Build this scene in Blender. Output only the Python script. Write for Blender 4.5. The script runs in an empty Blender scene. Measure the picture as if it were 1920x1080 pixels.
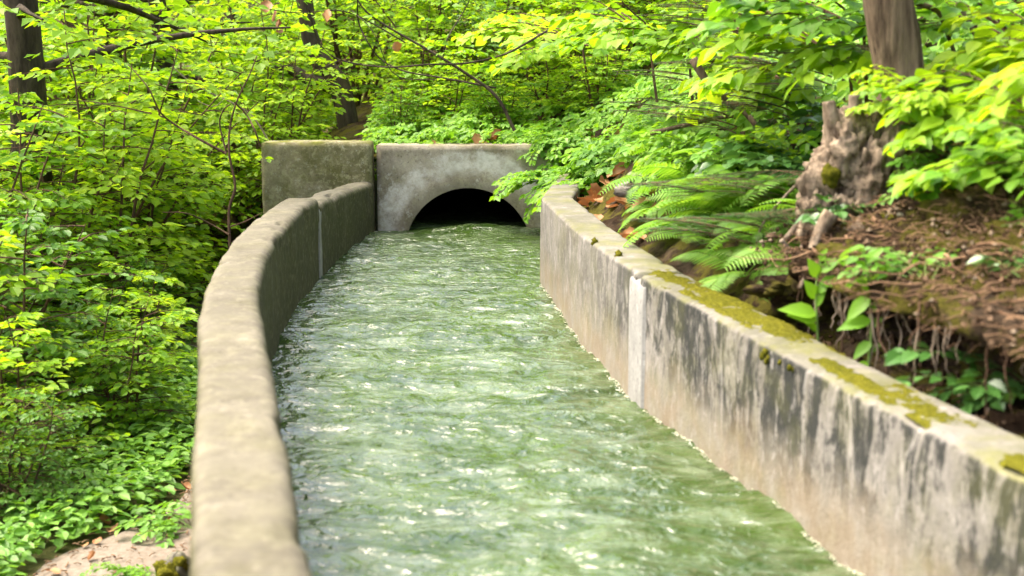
import bpy, math, random
import numpy as np
from mathutils import Vector, Matrix, noise

random.seed(7)
RNG = np.random.default_rng(11)
C = bpy.context.scene.collection
SC = bpy.context.scene
R = math.radians

# ------------------------------------------------------------------ camera
CAM_Z = 1.35                      # above the water, which lies at z = 0
FPX = 1920 * 50 / 36.0
PITCH = math.atan(440 / FPX)
cam_d = bpy.data.cameras.new('camera')
cam = bpy.data.objects.new('camera', cam_d); C.objects.link(cam)
cam.location = (0, 0, CAM_Z)
cam.rotation_euler = (math.pi / 2 - PITCH, 0, 0)
cam_d.lens = 50; cam_d.sensor_width = 36
cam_d.clip_start = 0.05; cam_d.clip_end = 2000
cam_d.dof.use_dof = True
cam_d.dof.focus_distance = 9.2
cam_d.dof.aperture_fstop = 3.0
cam_d.dof.aperture_blades = 0
SC.camera = cam

# ------------------------------------------------------------------ sky, sun, exposure
SUN_DIR = Vector((-0.50, 0.10, 1.0)).normalized()
SUN_EL = math.asin(SUN_DIR.z)
SUN_ROT = math.atan2(SUN_DIR.x, SUN_DIR.y)
world = bpy.data.worlds.new("World"); SC.world = world
world.use_nodes = True
wt = world.node_tree
bg = wt.nodes['Background']
sky = wt.nodes.new('ShaderNodeTexSky')
sky.sky_type = 'NISHITA'; sky.sun_disc = False
sky.sun_elevation = SUN_EL; sky.sun_rotation = SUN_ROT
sky.air_density = 1.0; sky.dust_density = 10.0; sky.ozone_density = 0.3
wt.links.new(sky.outputs[0], bg.inputs[0])
bg.inputs[1].default_value = 0.15
sun_d = bpy.data.lights.new('sun', 'SUN')
sun = bpy.data.objects.new('sun', sun_d); C.objects.link(sun)
sun.rotation_euler = SUN_DIR.to_track_quat('Z', 'Y').to_euler()
sun_d.energy = 0.8; sun_d.angle = R(42); sun_d.color = (1.0, 0.96, 0.89)
SC.view_settings.view_transform = 'Standard'
SC.view_settings.look = 'None'
SC.view_settings.gamma = 1.0
SC.view_settings.exposure = 2.3
cy = SC.cycles
cy.max_bounces = 7; cy.diffuse_bounces = 4; cy.glossy_bounces = 3
cy.transmission_bounces = 4; cy.transparent_max_bounces = 4
cy.sample_clamp_indirect = 6.0
cy.use_denoising = True

# ------------------------------------------------------------------ helpers
CP, SP = math.cos(PITCH), math.sin(PITCH)
def ray(px, py):
    u = (px - 960) / FPX; v = (540 - py) / FPX
    return Vector((u, CP + v * SP, -SP + v * CP))
def at_z(px, py, z):
    d = ray(px, py); k = (z - CAM_Z) / d.z
    return Vector((0, 0, CAM_Z)) + d * k
def at_y(px, py, y):
    d = ray(px, py); k = y / d.y
    return Vector((0, 0, CAM_Z)) + d * k

def tag(o, label=None, cat=None, group=None, kind=None):
    if label: o['label'] = label
    if cat: o['category'] = cat
    if group: o['group'] = group
    if kind: o['kind'] = kind
    return o
def empty(name, loc=(0, 0, 0), rz=0.0):
    o = bpy.data.objects.new(name, None); C.objects.link(o)
    o.location = loc; o.rotation_euler = (0, 0, rz)
    o.empty_display_size = 0.1
    return o
def link(name, me, parent=None):
    o = bpy.data.objects.new(name, me); C.objects.link(o)
    if parent is not None: o.parent = parent
    return o
def mesh(name, V, F, mat=None, smooth=True):
    me = bpy.data.meshes.new(name)
    V = V.tolist() if isinstance(V, np.ndarray) else [tuple(v) for v in V]
    F = F.tolist() if isinstance(F, np.ndarray) else F
    me.from_pydata(V, [], F)
    if smooth: me.polygons.foreach_set('use_smooth', [True] * len(me.polygons))
    if mat: me.materials.append(mat)
    me.update()
    return me
def obj(name, V, F, mat, parent=None, smooth=True):
    return link(name, mesh(name, V, F, mat, smooth), parent)
def copy_tree(o, parent=None):
    c = o.copy(); C.objects.link(c)
    if parent is not None: c.parent = parent
    for ch in list(o.children): copy_tree(ch, c)
    return c

class MB:
    """collects shapes for one mesh"""
    def __init__(s): s.V = []; s.F = []
    def add(s, V, F):
        n = len(s.V); s.V += [tuple(v) for v in V]; s.F += [tuple(i + n for i in f) for f in F]
    def tube(s, pts, rad, sides=6, cap=True, rough=0.0, seed=0.0):
        pts = [Vector(p) for p in pts]
        if not hasattr(rad, '__len__'): rad = [rad] * len(pts)
        n0 = len(s.V)
        t = (pts[1] - pts[0]).normalized()
        a = t.orthogonal().normalized()
        for i, p in enumerate(pts):
            if i == 0: tt = pts[1] - pts[0]
            elif i == len(pts) - 1: tt = pts[-1] - pts[-2]
            else: tt = pts[i + 1] - pts[i - 1]
            tt.normalize()
            a = (a - tt * a.dot(tt)).normalized(); b = tt.cross(a)
            for k in range(sides):
                th = 2 * math.pi * k / sides
                r = rad[i]
                q = a * math.cos(th) + b * math.sin(th)
                if rough:
                    r *= 1 + rough * noise.noise(Vector((q.x * 2.2, q.y * 2.2, q.z * 2.2 + seed)) + p * 2.5) * 1.4 \
                           + rough * 0.6 * noise.noise((p + q * rad[i]) * 14 + Vector((seed, 0, 0)))
                s.V.append(tuple(p + q * r))
        for i in range(len(pts) - 1):
            for k in range(sides):
                k2 = (k + 1) % sides
                s.F.append((n0 + i * sides + k, n0 + i * sides + k2, n0 + (i + 1) * sides + k2, n0 + (i + 1) * sides + k))
        if cap:
            s.F.append(tuple(n0 + k for k in reversed(range(sides))))
            s.F.append(tuple(n0 + (len(pts) - 1) * sides + k for k in range(sides)))
    def build(s, name, mat, parent=None, smooth=True): return obj(name, s.V, s.F, mat, parent, smooth)
    def data(s, name, mat, smooth=True): return mesh(name, s.V, s.F, mat, smooth)

def catmull(pts, n):
    """resample a polyline of Vectors smoothly to n points"""
    pts = [Vector(p) for p in pts]
    P = [pts[0] * 2 - pts[1]] + pts + [pts[-1] * 2 - pts[-2]]
    dense = []
    for i in range(1, len(P) - 2):
        for k in range(24):
            t = k / 24
            a, b, c, d = P[i - 1], P[i], P[i + 1], P[i + 2]
            dense.append(0.5 * ((2 * b) + (c - a) * t + (2 * a - 5 * b + 4 * c - d) * t * t + (3 * b - a - 3 * c + d) * t ** 3))
    dense.append(P[-2])
    L = [0]
    for a, b in zip(dense, dense[1:]): L.append(L[-1] + (b - a).length)
    out = []; j = 0
    for i in range(n):
        s = L[-1] * i / (n - 1)
        while j < len(L) - 2 and L[j + 1] < s: j += 1
        f = (s - L[j]) / max(1e-9, L[j + 1] - L[j])
        out.append(dense[j].lerp(dense[j + 1], min(1, max(0, f))))
    return out

def lerp_tab(tab, y):
    if y <= tab[0][0]:
        (a, u), (b, v) = tab[0], tab[1]
    elif y >= tab[-1][0]:
        (a, u), (b, v) = tab[-2], tab[-1]
    else:
        for (a, u), (b, v) in zip(tab, tab[1:]):
            if a <= y <= b: break
    return u + (v - u) * (y - a) / (b - a)
def smooth_step(a, b, x):
    t = min(1, max(0, (x - a) / (b - a))); return t * t * (3 - 2 * t)

# ------------------------------------------------------------------ materials
class NT:
    def __init__(s, name):
        s.m = bpy.data.materials.new(name); s.m.use_nodes = True
        s.t = s.m.node_tree; s.n = s.t.nodes; s.b = s.n['Principled BSDF']; s.out = s.n['Material Output']
        s.geo = None
    def node(s, typ, **kw):
        n = s.n.new(typ)
        for k, v in kw.items(): setattr(n, k, v)
        return n
    def l(s, a, b): s.t.links.new(a, b)
    def pos(s):
        if s.geo is None: s.geo = s.node('ShaderNodeTexCoord')
        return s.geo.outputs['Object']
    def mapped(s, scale, loc=(0, 0, 0)):
        m = s.node('ShaderNodeMapping'); m.inputs['Scale'].default_value = scale; m.inputs['Location'].default_value = loc
        s.l(s.pos(), m.inputs['Vector']); return m.outputs[0]
    def noise(s, scale, detail=5, rough=0.6, vec=None, dist=0.0):
        n = s.node('ShaderNodeTexNoise'); n.inputs['Scale'].default_value = scale
        n.inputs['Detail'].default_value = detail; n.inputs['Roughness'].default_value = rough
        n.inputs['Distortion'].default_value = dist
        s.l(vec if vec is not None else s.pos(), n.inputs['Vector']); return n.outputs['Fac']
    def ramp(s, fac, stops, interp='LINEAR'):
        r = s.node('ShaderNodeValToRGB'); e = r.color_ramp.elements; r.color_ramp.interpolation = interp
        while len(e) < len(stops): e.new(0.5)
        for el, (p, c) in zip(e, stops):
            el.position = p; el.color = (c, c, c, 1) if not hasattr(c, '__len__') else (*c, 1)
        s.l(fac, r.inputs[0]); return r.outputs[0]
    def mix(s, fac, a, b, blend='MIX'):
        m = s.node('ShaderNodeMix', data_type='RGBA', blend_type=blend)
        for sock, v in ((m.inputs[0], fac), (m.inputs[6], a), (m.inputs[7], b)):
            if hasattr(v, 'links'): s.l(v, sock)
            elif hasattr(v, '__len__'): sock.default_value = (*v, 1)
            else: sock.default_value = v
        return m.outputs[2]
    def math(s, op, a, b=0.0, c=None):
        m = s.node('ShaderNodeMath', operation=op)
        for i, v in enumerate((a, b) if c is None else (a, b, c)):
            if hasattr(v, 'links'): s.l(v, m.inputs[i])
            else: m.inputs[i].default_value = v
        return m.outputs[0]
    def xyz(s, i):
        x = s.node('ShaderNodeSeparateXYZ'); s.l(s.pos(), x.inputs[0]); return x.outputs[i]
    def normal_z(s):
        g = s.node('ShaderNodeNewGeometry'); x = s.node('ShaderNodeSeparateXYZ'); s.l(g.outputs['Normal'], x.inputs[0]); return x.outputs[2]
    def bump(s, h, strength=0.5, dist=0.02):
        b = s.node('ShaderNodeBump'); b.inputs['Strength'].default_value = strength; b.inputs['Distance'].default_value = dist
        s.l(h, b.inputs['Height']); s.l(b.outputs[0], s.b.inputs['Normal']); return b
    def done(s, col=None, rough=0.8, spec=0.3):
        if col is not None:
            if hasattr(col, 'links'): s.l(col, s.b.inputs['Base Color'])
            else: s.b.inputs['Base Color'].default_value = (*col, 1)
        s.b.inputs['Roughness'].default_value = rough
        s.b.inputs['Specular IOR Level'].default_value = spec
        return s.m

def leaf_mat(name, dark, mid, bright, trans=0.45, tint=(1.25, 1.12, 0.55), rough=0.45, spec=0.35):
    t = NT(name)
    g = t.node('ShaderNodeNewGeometry'); oi = t.node('ShaderNodeObjectInfo')
    v = t.math('ADD', t.math('MULTIPLY', g.outputs['Random Per Island'], 0.62), t.math('MULTIPLY', oi.outputs['Random'], 0.38))
    col = t.ramp(v, [(0.05, dark), (0.5, mid), (0.95, bright)])
    t.done(col, rough, spec)
    tr = t.node('ShaderNodeBsdfTranslucent')
    t.l(t.mix(1.0, col, tint, 'MULTIPLY'), tr.inputs[0])
    mx = t.node('ShaderNodeMixShader'); mx.inputs[0].default_value = trans
    t.l(t.b.outputs[0], mx.inputs[1]); t.l(tr.outputs[0], mx.inputs[2]); t.l(mx.outputs[0], t.out.inputs['Surface'])
    return t.m

M = {}
M['leaf'] = leaf_mat('shrub_leaf', (0.08, 0.21, 0.010), (0.17, 0.35, 0.012), (0.29, 0.46, 0.02), 0.58)
M['leaf_deep'] = leaf_mat('deep_leaf', (0.05, 0.14, 0.012), (0.095, 0.23, 0.015), (0.17, 0.33, 0.02), 0.52)
M['leaf_lime'] = leaf_mat('lime_leaf', (0.15, 0.33, 0.010), (0.27, 0.47, 0.014), (0.40, 0.57, 0.04), 0.6)
M['leaf_ground'] = leaf_mat('ground_leaf', (0.07, 0.19, 0.02), (0.13, 0.30, 0.03), (0.22, 0.40, 0.06), 0.45)
M['leaf_slope'] = leaf_mat('slope_leaf', (0.08, 0.21, 0.012), (0.14, 0.33, 0.016), (0.23, 0.42, 0.03), 0.5)
M['leaf_ivy'] = leaf_mat('glossy_leaf', (0.03, 0.08, 0.015), (0.05, 0.14, 0.025), (0.09, 0.20, 0.05), 0.25, rough=0.3, spec=0.5)
M['fern'] = leaf_mat('fern_leaf', (0.10, 0.26, 0.02), (0.16, 0.34, 0.03), (0.25, 0.44, 0.06), 0.5)
M['needle'] = leaf_mat('conifer_needle', (0.02, 0.06, 0.012), (0.035, 0.10, 0.018), (0.06, 0.15, 0.03), 0.2)
M['dead_leaf'] = leaf_mat('dead_leaf', (0.16, 0.07, 0.03), (0.30, 0.15, 0.06), (0.42, 0.25, 0.12), 0.2, tint=(1.1, 0.8, 0.6), rough=0.6)

def bark(name, a, b, scale=9, stretch=0.25):
    t = NT(name)
    v = t.mapped((1, 1, stretch))
    n = t.noise(scale * 2, 6, 0.65, v); n2 = t.noise(scale * 0.5, 3)
    col = t.mix(n2, t.ramp(n, [(0.3, a), (0.7, b)]), t.ramp(n, [(0.35, tuple(x * 0.6 for x in a)), (0.7, tuple(x * 0.8 for x in b))]))
    t.bump(n, 0.8, 0.03)
    return t.done(col, 0.9, 0.1)
M['bark'] = bark('bark', (0.05, 0.034, 0.022), (0.25, 0.185, 0.12), 15, 0.13)
M['bark_dark'] = bark('dark_bark', (0.035, 0.028, 0.02), (0.10, 0.08, 0.055))
M['twig'] = bark('twig_bark', (0.08, 0.05, 0.03), (0.18, 0.11, 0.07), 20)
M['twig_pale'] = bark('dry_wood', (0.22, 0.17, 0.12), (0.42, 0.34, 0.25), 20)
M['stem'] = NT('green_stem').done((0.12, 0.20, 0.04), 0.6)
M['stump'] = bark('stump_wood', (0.05, 0.033, 0.02), (0.40, 0.315, 0.22), 11, 0.4)

def concrete(name, lo, hi, stain, stain_amt=0.5, streak=False, algae_shade=0.0, moss=0.0, lichen=0.0, ochre=0.0, plaster=None, bump=0.5, top_tint=None):
    t = NT(name)
    big = t.noise(1.7, 6, 0.62); mid = t.noise(9, 8, 0.7); fine = t.noise(70, 4, 0.7)
    col = t.mix(t.ramp(mid, [(0.3, 0), (0.7, 1)]), lo, hi)
    col = t.mix(t.math('MULTIPLY', t.ramp(big, [(0.42, 0), (0.62, 1)]), stain_amt), col, stain)
    col = t.mix(0.35, col, t.ramp(fine, [(0.25, 0.25), (0.7, 1.0)]), 'MULTIPLY')
    pit = t.math('MULTIPLY', t.ramp(t.noise(48, 3, 0.6), [(0.30, 1), (0.39, 0)]), 0.65)
    col = t.mix(pit, col, tuple(c_ * .3 for c_ in lo))
    pale = t.math('MULTIPLY', t.ramp(t.noise(19, 6, 0.75, t.mapped((1, 1.6, 1), (2, 5, 1))), [(0.56, 0), (0.66, 1)]), 0.5)
    col = t.mix(pale, col, tuple(min(.5, c_ * 1.5) for c_ in hi))
    nz = t.normal_z()
    if streak:
        z = t.xyz(2)
        v = t.mapped((1, 1, 0.24)); s1 = t.noise(11, 8, 0.78, v, 0.6)
        v2 = t.mapped((1, 1, 0.30), (3, 1, 0)); s2 = t.noise(22, 7, 0.78, v2, 0.7)
        side = t.ramp(nz, [(0.35, 1), (0.75, 0)])
        band = t.ramp(t.math('ADD', t.math('MULTIPLY', z, 1.6), t.math('MULTIPLY', t.math('SUBTRACT', t.noise(6, 5), 0.5), 0.7)), [(0.14, 0), (0.40, 1)])
        yfar = t.ramp(t.math('MULTIPLY', t.xyz(1), 0.1), [(0.52, 1), (0.66, 0.15)])
        k = t.math('MULTIPLY', t.math('MULTIPLY', t.ramp(t.math('ADD', s1, t.math('MULTIPLY', t.math('SUBTRACT', t.noise(2.6, 6, 0.75), 0.5), 0.75)), [(0.43, 0), (0.51, 1)]), side), t.math('MULTIPLY', band, yfar))
        col = t.mix(t.math('MULTIPLY', k, 0.95), col, (0.017, 0.019, 0.017))
        k2 = t.math('MULTIPLY', t.math('MULTIPLY', t.ramp(s2, [(0.55, 0), (0.62, 1)]), side), 0.6)
        col = t.mix(k2, col, (0.30, 0.285, 0.26))
    if ochre:
        z = t.xyz(2)
        zz = t.math('ADD', z, t.math('MULTIPLY', t.math('SUBTRACT', t.noise(7, 6, 0.7), 0.5), 0.30))
        o = t.math('MULTIPLY', t.ramp(zz, [(0.10, 1), (0.28, 0)]), ochre)
        ocol = t.mix(t.ramp(t.noise(4, 4), [(0.4, 0), (0.6, 1)]), (0.20, 0.15, 0.085), (0.22, 0.20, 0.15))
        col = t.mix(o, col, ocol)
    if algae_shade:  # upright faces darkened: algae stain, with their deep shade painted into the colour
        al = t.math('MULTIPLY', t.ramp(nz, [(0.25, 1), (0.8, 0)]), t.ramp(t.noise(5, 6, 0.7, t.mapped((1, 1, 0.35))), [(0.25, 0.75), (0.6, 1)]))
        col = t.mix(t.math('MULTIPLY', al, algae_shade), col, t.mix(mid, (0.020, 0.022, 0.006), (0.058, 0.058, 0.016)))
    if lichen:
        li = t.math('MULTIPLY', t.ramp(t.noise(24, 6, 0.75), [(0.52, 0), (0.60, 1)]), lichen)
        col = t.mix(li, col, (0.36, 0.34, 0.20))
    if moss:
        up = t.ramp(nz, [(0.2, 0.25), (0.8, 1)])
        mo = t.math('MULTIPLY', t.math('MULTIPLY', t.ramp(t.noise(4.2, 7, 0.7), [(0.46, 0), (0.62, 1)]), up), moss)
        mc = t.mix(t.noise(40, 3), (0.06, 0.075, 0.010), (0.19, 0.185, 0.025))
        col = t.mix(mo, col, mc)
    if top_tint:
        col = t.mix(t.math('MULTIPLY', t.ramp(nz, [(0.5, 0), (0.9, 1)]), t.ramp(t.noise(6, 6, .7), [(.35, .0), (.65, .65)])), col, top_tint)
    if plaster:
        cx, cz, r0, r1 = plaster
        d = t.math('SQRT', t.math('ADD', t.math('POWER', t.math('SUBTRACT', t.xyz(0), cx), 2.0), t.math('POWER', t.math('SUBTRACT', t.xyz(2), cz), 2.0)))
        dn = t.math('ADD', d, t.math('MULTIPLY', t.math('SUBTRACT', t.noise(5, 7, 0.7), 0.5), 0.20))
        pm = t.ramp(dn, [(r0 - 0.06, 0), (r0 + 0.02, 1), (r1, 1), (r1 + 0.03, 0)])
        pm = t.math('MULTIPLY', pm, t.ramp(t.noise(7, 8, 0.78), [(0.38, 0.1), (0.6, 0.95)]))
        col = t.mix(t.math('MULTIPLY', pm, 0.85), col, t.mix(mid, (0.46, 0.45, 0.40), (0.64, 0.62, 0.56)))
        rim = t.math('MULTIPLY', t.ramp(dn, [(r0 - 0.16, 1), (r0 - 0.07, 0)]), 0.6)
        col = t.mix(rim, col, (0.20, 0.17, 0.12))
    h = t.math('ADD', t.math('MULTIPLY', mid, 0.6), t.math('MULTIPLY', fine, 0.4))
    t.bump(h, bump, 0.012)
    return t.done(col, 0.88, 0.2)
M['wall_left'] = concrete('weathered_concrete', (0.078, 0.070, 0.050), (0.18, 0.165, 0.125), (0.05, 0.044, 0.03), 0.6, moss=0.14, lichen=0.15, top_tint=(0.095, 0.088, 0.062), algae_shade=0.95)
M['wall_right'] = concrete('stained_concrete', (0.125, 0.117, 0.10), (0.235, 0.222, 0.197), (0.075, 0.069, 0.044), 0.6, streak=True, moss=0.65, ochre=0.5, top_tint=(0.075, 0.077, 0.042))
M['headwall'] = concrete('portal_concrete', (0.22, 0.19, 0.135), (0.42, 0.38, 0.295), (0.13, 0.105, 0.065), 0.75, plaster=(-0.337, -0.158, 0.62, 0.75), moss=0.5, lichen=.25)
M['wing'] = concrete('mossy_concrete', (0.24, 0.205, 0.125), (0.44, 0.385, 0.26), (0.095, 0.09, 0.03), 0.85, moss=1.1, lichen=0.55)
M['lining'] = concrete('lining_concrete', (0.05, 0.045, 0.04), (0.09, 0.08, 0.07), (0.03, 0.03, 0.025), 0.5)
M['joint'] = concrete('joint_mortar', (0.20, 0.20, 0.185), (0.29, 0.287, 0.265), (0.15, 0.143, 0.122), 0.5, bump=0.25)
M['stone'] = concrete('stone', (0.08, 0.075, 0.055), (0.17, 0.16, 0.13), (0.05, 0.05, 0.03), 0.6, moss=1.0, bump=0.9)
M['rock'] = concrete('grey_rock', (0.13, 0.12, 0.105), (0.27, 0.255, 0.23), (0.14, 0.11, 0.08), 0.6, bump=1.0)

t = NT('moss'); mf = t.noise(90, 4, 0.7); mb = t.noise(11, 4)
M['moss'] = (t.bump(mf, 1.0, 0.02), t.done(t.mix(mb, t.ramp(mf, [(0.3, (0.030, 0.038, 0.005)), (0.7, (0.115, 0.118, 0.010))]), t.ramp(mf, [(0.3, (0.07, 0.07, 0.007)), (0.7, (0.235, 0.215, 0.018))])), 0.95, 0.05))[1]

t = NT('soil'); a = t.noise(3, 6); b = t.noise(22, 8, 0.75); c = t.noise(90, 4, 0.7)
col = t.mix(t.ramp(a, [(0.4, 0), (0.6, 1)]), t.ramp(b, [(0.32, (0.009, 0.006, 0.004)), (0.68, (0.065, 0.040, 0.023))]), t.ramp(b, [(0.3, (0.022, 0.015, 0.009)), (0.72, (0.16, 0.115, 0.075))]))
mo = t.math('MULTIPLY', t.ramp(t.noise(5, 6, 0.7), [(0.47, 0), (0.54, 1)]), 0.8)
col = t.mix(mo, col, t.mix(c, (0.045, 0.05, 0.008), (0.19, 0.17, 0.025)))
t.bump(t.math('ADD', b, t.math('MULTIPLY', c, 0.5)), 1.0, 0.05)
M['soil'] = t.done(col, 0.95, 0.05)
t = NT('soil_crumb'); g_ = t.node('ShaderNodeNewGeometry')
M['crumb'] = t.done(t.ramp(g_.outputs['Random Per Island'], [(0, (.03, .018, .010)), (.5, (.07, .045, .026)), (.8, (.14, .095, .06)), (1, (.22, .18, .13))]), .95, .05)
M['litter'] = bark('litter', (0.10, 0.055, 0.03), (0.30, 0.19, 0.11), 6)
t = NT('forest_floor'); b = t.noise(14, 8, 0.75)
t.bump(b, 0.8, 0.04)
M['floor'] = t.done(t.ramp(b, [(0.3, (0.03, 0.035, 0.012)), (0.55, (0.07, 0.075, 0.025)), (0.75, (0.13, 0.09, 0.05))]), 0.95, 0.05)
t = NT('path_dirt'); a = t.noise(4, 6); b = t.noise(45, 7, 0.75)
t.bump(b, 0.6, 0.02)
M['path'] = t.done(t.mix(0.5, t.ramp(a, [(0.3, (0.11, 0.096, 0.072)), (0.7, (0.19, 0.17, 0.135))]), t.ramp(b, [(0.3, (0.08, 0.06, 0.038)), (0.65, (0.27, 0.225, 0.18))])), 0.95, 0.1)

t = NT('water')
v = t.mapped((0.85, 1.35, 1))
w1 = t.noise(9, 3, 0.55, v, 0.8); w2 = t.noise(24, 2, 0.5, v, 0.6)
t.bump(t.math('ADD', w1, t.math('MULTIPLY', w2, 0.30)), 0.70, 0.045)
wc = t.ramp(t.noise(2.2, 4, 0.6), [(0.35, (0.015, 0.034, 0.005)), (0.65, (0.036, 0.064, 0.010))])
refl_mask = t.noise(6.5, 7, 0.72, t.mapped((0.6, 1.0, 1), (4, 2, 0)), 0.9)                # pale blotches painted into the water colour as bright reflections
wc = t.mix(t.math('MULTIPLY', t.ramp(refl_mask, [(0.45, 0), (0.66, 1)]), 0.30), wc, (0.24, 0.29, 0.20))
t.b.inputs['IOR'].default_value = 1.5
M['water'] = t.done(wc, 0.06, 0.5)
M['foam'] = NT('foam').done((0.24, 0.25, 0.17), 0.6)

# ------------------------------------------------------------------ the channel in plan
L_IN = [(-2.5, 0.72), (0, 0.17), (2.31, -0.336), (2.76, -0.435), (3.24, -0.535), (3.78, -0.645), (4.36, -0.773), (4.93, -0.883), (5.4, -0.962),
        (6.13, -1.057), (7.2, -1.135), (8.24, -1.160), (9.4, -1.135), (10.9, -1.045)]
R_IN = [(-2.5, 2.30), (0, 1.74), (3.72, 0.876), (4.47, 0.699), (5.40, 0.484), (6.11, 0.383), (6.9, 0.287), (8.24, 0.164), (9.0, 0.24), (10.9, 0.42)]
L_TOP = [(-2.5, 0.5), (8.2, 0.50), (9.3, 0.475), (10.9, 0.42)]
R_TOP = [(-2.5, 0.45), (3.7, 0.475), (5.4, 0.514), (8.24, 0.53), (10.9, 0.50)]
TH = 0.187
YF = 10.9
def xl(y): return lerp_tab(L_IN, y)
def xr(y): return lerp_tab(R_IN, y)

def wall_mesh(tab, top, side, y0, y1, rad, step=0.035, gap_ends=True, seed=0.0, zb=-0.75, wob=0.006, TH=TH):
    """a low wall along a plan curve. side=-1: the body lies left of the inner line, +1: right of it"""
    ctrl = [Vector((x, y, 0)) for y, x in tab]
    line = catmull(ctrl, int(16 / 0.03))
    line = [p for p in line if y0 - 0.02 <= p.y <= y1 + 0.02]
    n = max(4, int((y1 - y0) / step))
    cs = catmull(line[::max(1, len(line) // 40)] + [line[-1]], n)
    prof = []
    for k in range(9): prof.append((0.0, zb + (0 - rad - zb) * k / 9, 1))       # z measured from the top
    m = 6
    for k in range(m + 1):
        a = math.pi / 2 * k / m
        prof.append((rad * (1 - math.cos(a)), -rad + rad * math.sin(a), 0))
    for k in range(1, 6): prof.append((rad + (TH - 2 * rad) * k / 6, 0.0, 0))
    for k in range(m + 1):
        a = math.pi / 2 * (1 - k / m)
        prof.append((TH - rad * (1 - math.cos(a)), -rad + rad * math.sin(a), 0))
    for k in range(1, 6): prof.append((TH, -rad + (zb + rad) * k / 5, 1))
    V = []; F = []; W = len(prof)
    for i, p in enumerate(cs):
        q0 = cs[max(0, i - 1)]; q1 = cs[min(len(cs) - 1, i + 1)]
        tg = (q1 - q0).normalized(); nr = Vector((tg.y, -tg.x, 0)) * side
        zt = lerp_tab(top, p.y)
        for (o, dz, fixed) in prof:
            if fixed == 1 and dz < -0.4:
                z = zt + (dz if o > 0.05 else dz)
            else: z = zt + dz
            v = p + nr * o; v.z = z
            e = noise.noise(v * 2.1 + Vector((seed, 0, 0))) * wob + noise.noise(v * 9 + Vector((0, seed, 0))) * wob * 0.55 + noise.noise(v * 30) * wob * 0.3
            chip = max(0, noise.noise(v * 5.5 + Vector((9 + seed, 2, 0))) - 0.27) * 0.055
            edge = 1 if (o < rad * 1.1 or o > TH - rad * 1.1) and dz > -rad * 1.3 else 0
            c = p + nr * (TH / 2); c.z = zt - 0.09
            d = (v - c).normalized()
            v = v + d * (e - chip * edge)
            V.append(v)
    for i in range(len(cs) - 1):
        for k in range(W - 1):
            a = i * W + k
            f = (a, a + 1, a + W + 1, a + W)
            F.append(f if side > 0 else f[::-1])
    F.append(tuple(range(W)) if side < 0 else tuple(range(W))[::-1])
    b = (len(cs) - 1) * W
    F.append(tuple(range(b, b + W)) if side > 0 else tuple(range(b, b + W))[::-1])
    return V, F

# left wall: two cast lengths with a mortar joint
JL = 8.50
lw = empty('channel_wall', (xl(6) - TH / 2, 6, -0.6))
tag(lw, 'curved concrete channel wall with worn rounded top beside the dirt path', 'wall')
def child(o, parent):
    o.parent = parent; o.matrix_parent_inverse = Matrix.Translation(-Vector(parent.location)); return o
V, F = wall_mesh(L_IN, L_TOP, -1, -2.5, JL - 0.03, 0.042, seed=1, wob=0.008, TH=0.206)
child(obj('wall_body', V, F, M['wall_left']), lw)
V, F = wall_mesh(L_IN, [(y, z - 0.034) for y, z in L_TOP], -1, JL + 0.03, YF - 0.12, 0.05, seed=5)
child(obj('wall_body', V, F, M['wall_left']), lw)
V, F = wall_mesh([(y, x + (0.006 if y > 7 else 0.006)) for y, x in L_IN], [(y, z - 0.045) for y, z in L_TOP], -1, JL - 0.045, JL + 0.045, 0.05, 0.012, seed=8, wob=0.014)
tag(child(obj('joint_strip', V, F, M['joint']), lw), 'pale mortar joint strip down the dark wall face')

# right wall: near length, far length, the return to the portal, the wide pale joint, moss
JR = 5.40
rw = empty('channel_wall', (xr(5) + TH / 2, 5, -0.6))
tag(rw, 'straight concrete channel wall with dark streaks and yellow moss below the bank', 'wall')
V, F = wall_mesh([p for p in R_IN if p[0] <= 5.4], R_TOP, 1, -2.5, JR - 0.04, 0.022, seed=21)
child(obj('wall_body', V, F, M['wall_right']), rw)
V, F = wall_mesh([p for p in R_IN if 5.4 <= p[0] <= 8.24], R_TOP, 1, JR + 0.04, 8.24, 0.022, seed=25)
child(obj('wall_body', V, F, M['wall_right']), rw)
V, F = wall_mesh([(8.235, 0.168), (9.0, 0.24), (10.9, 0.42)], R_TOP, 1, 8.242, YF + 0.05, 0.022, seed=27)
child(obj('wall_body', V, F, M['wall_right']), rw)
V, F = wall_mesh([(4.47, 0.695), (5.40, 0.479), (6.11, 0.379)], [(y, z - 0.022) for y, z in R_TOP], 1, JR - 0.075, JR + 0.085, 0.02, 0.02, seed=31, wob=0.004)
tag(child(obj('joint_strip', V, F, M['joint']), rw), 'wide pale mortar strip between the streaked wall lengths')

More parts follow.
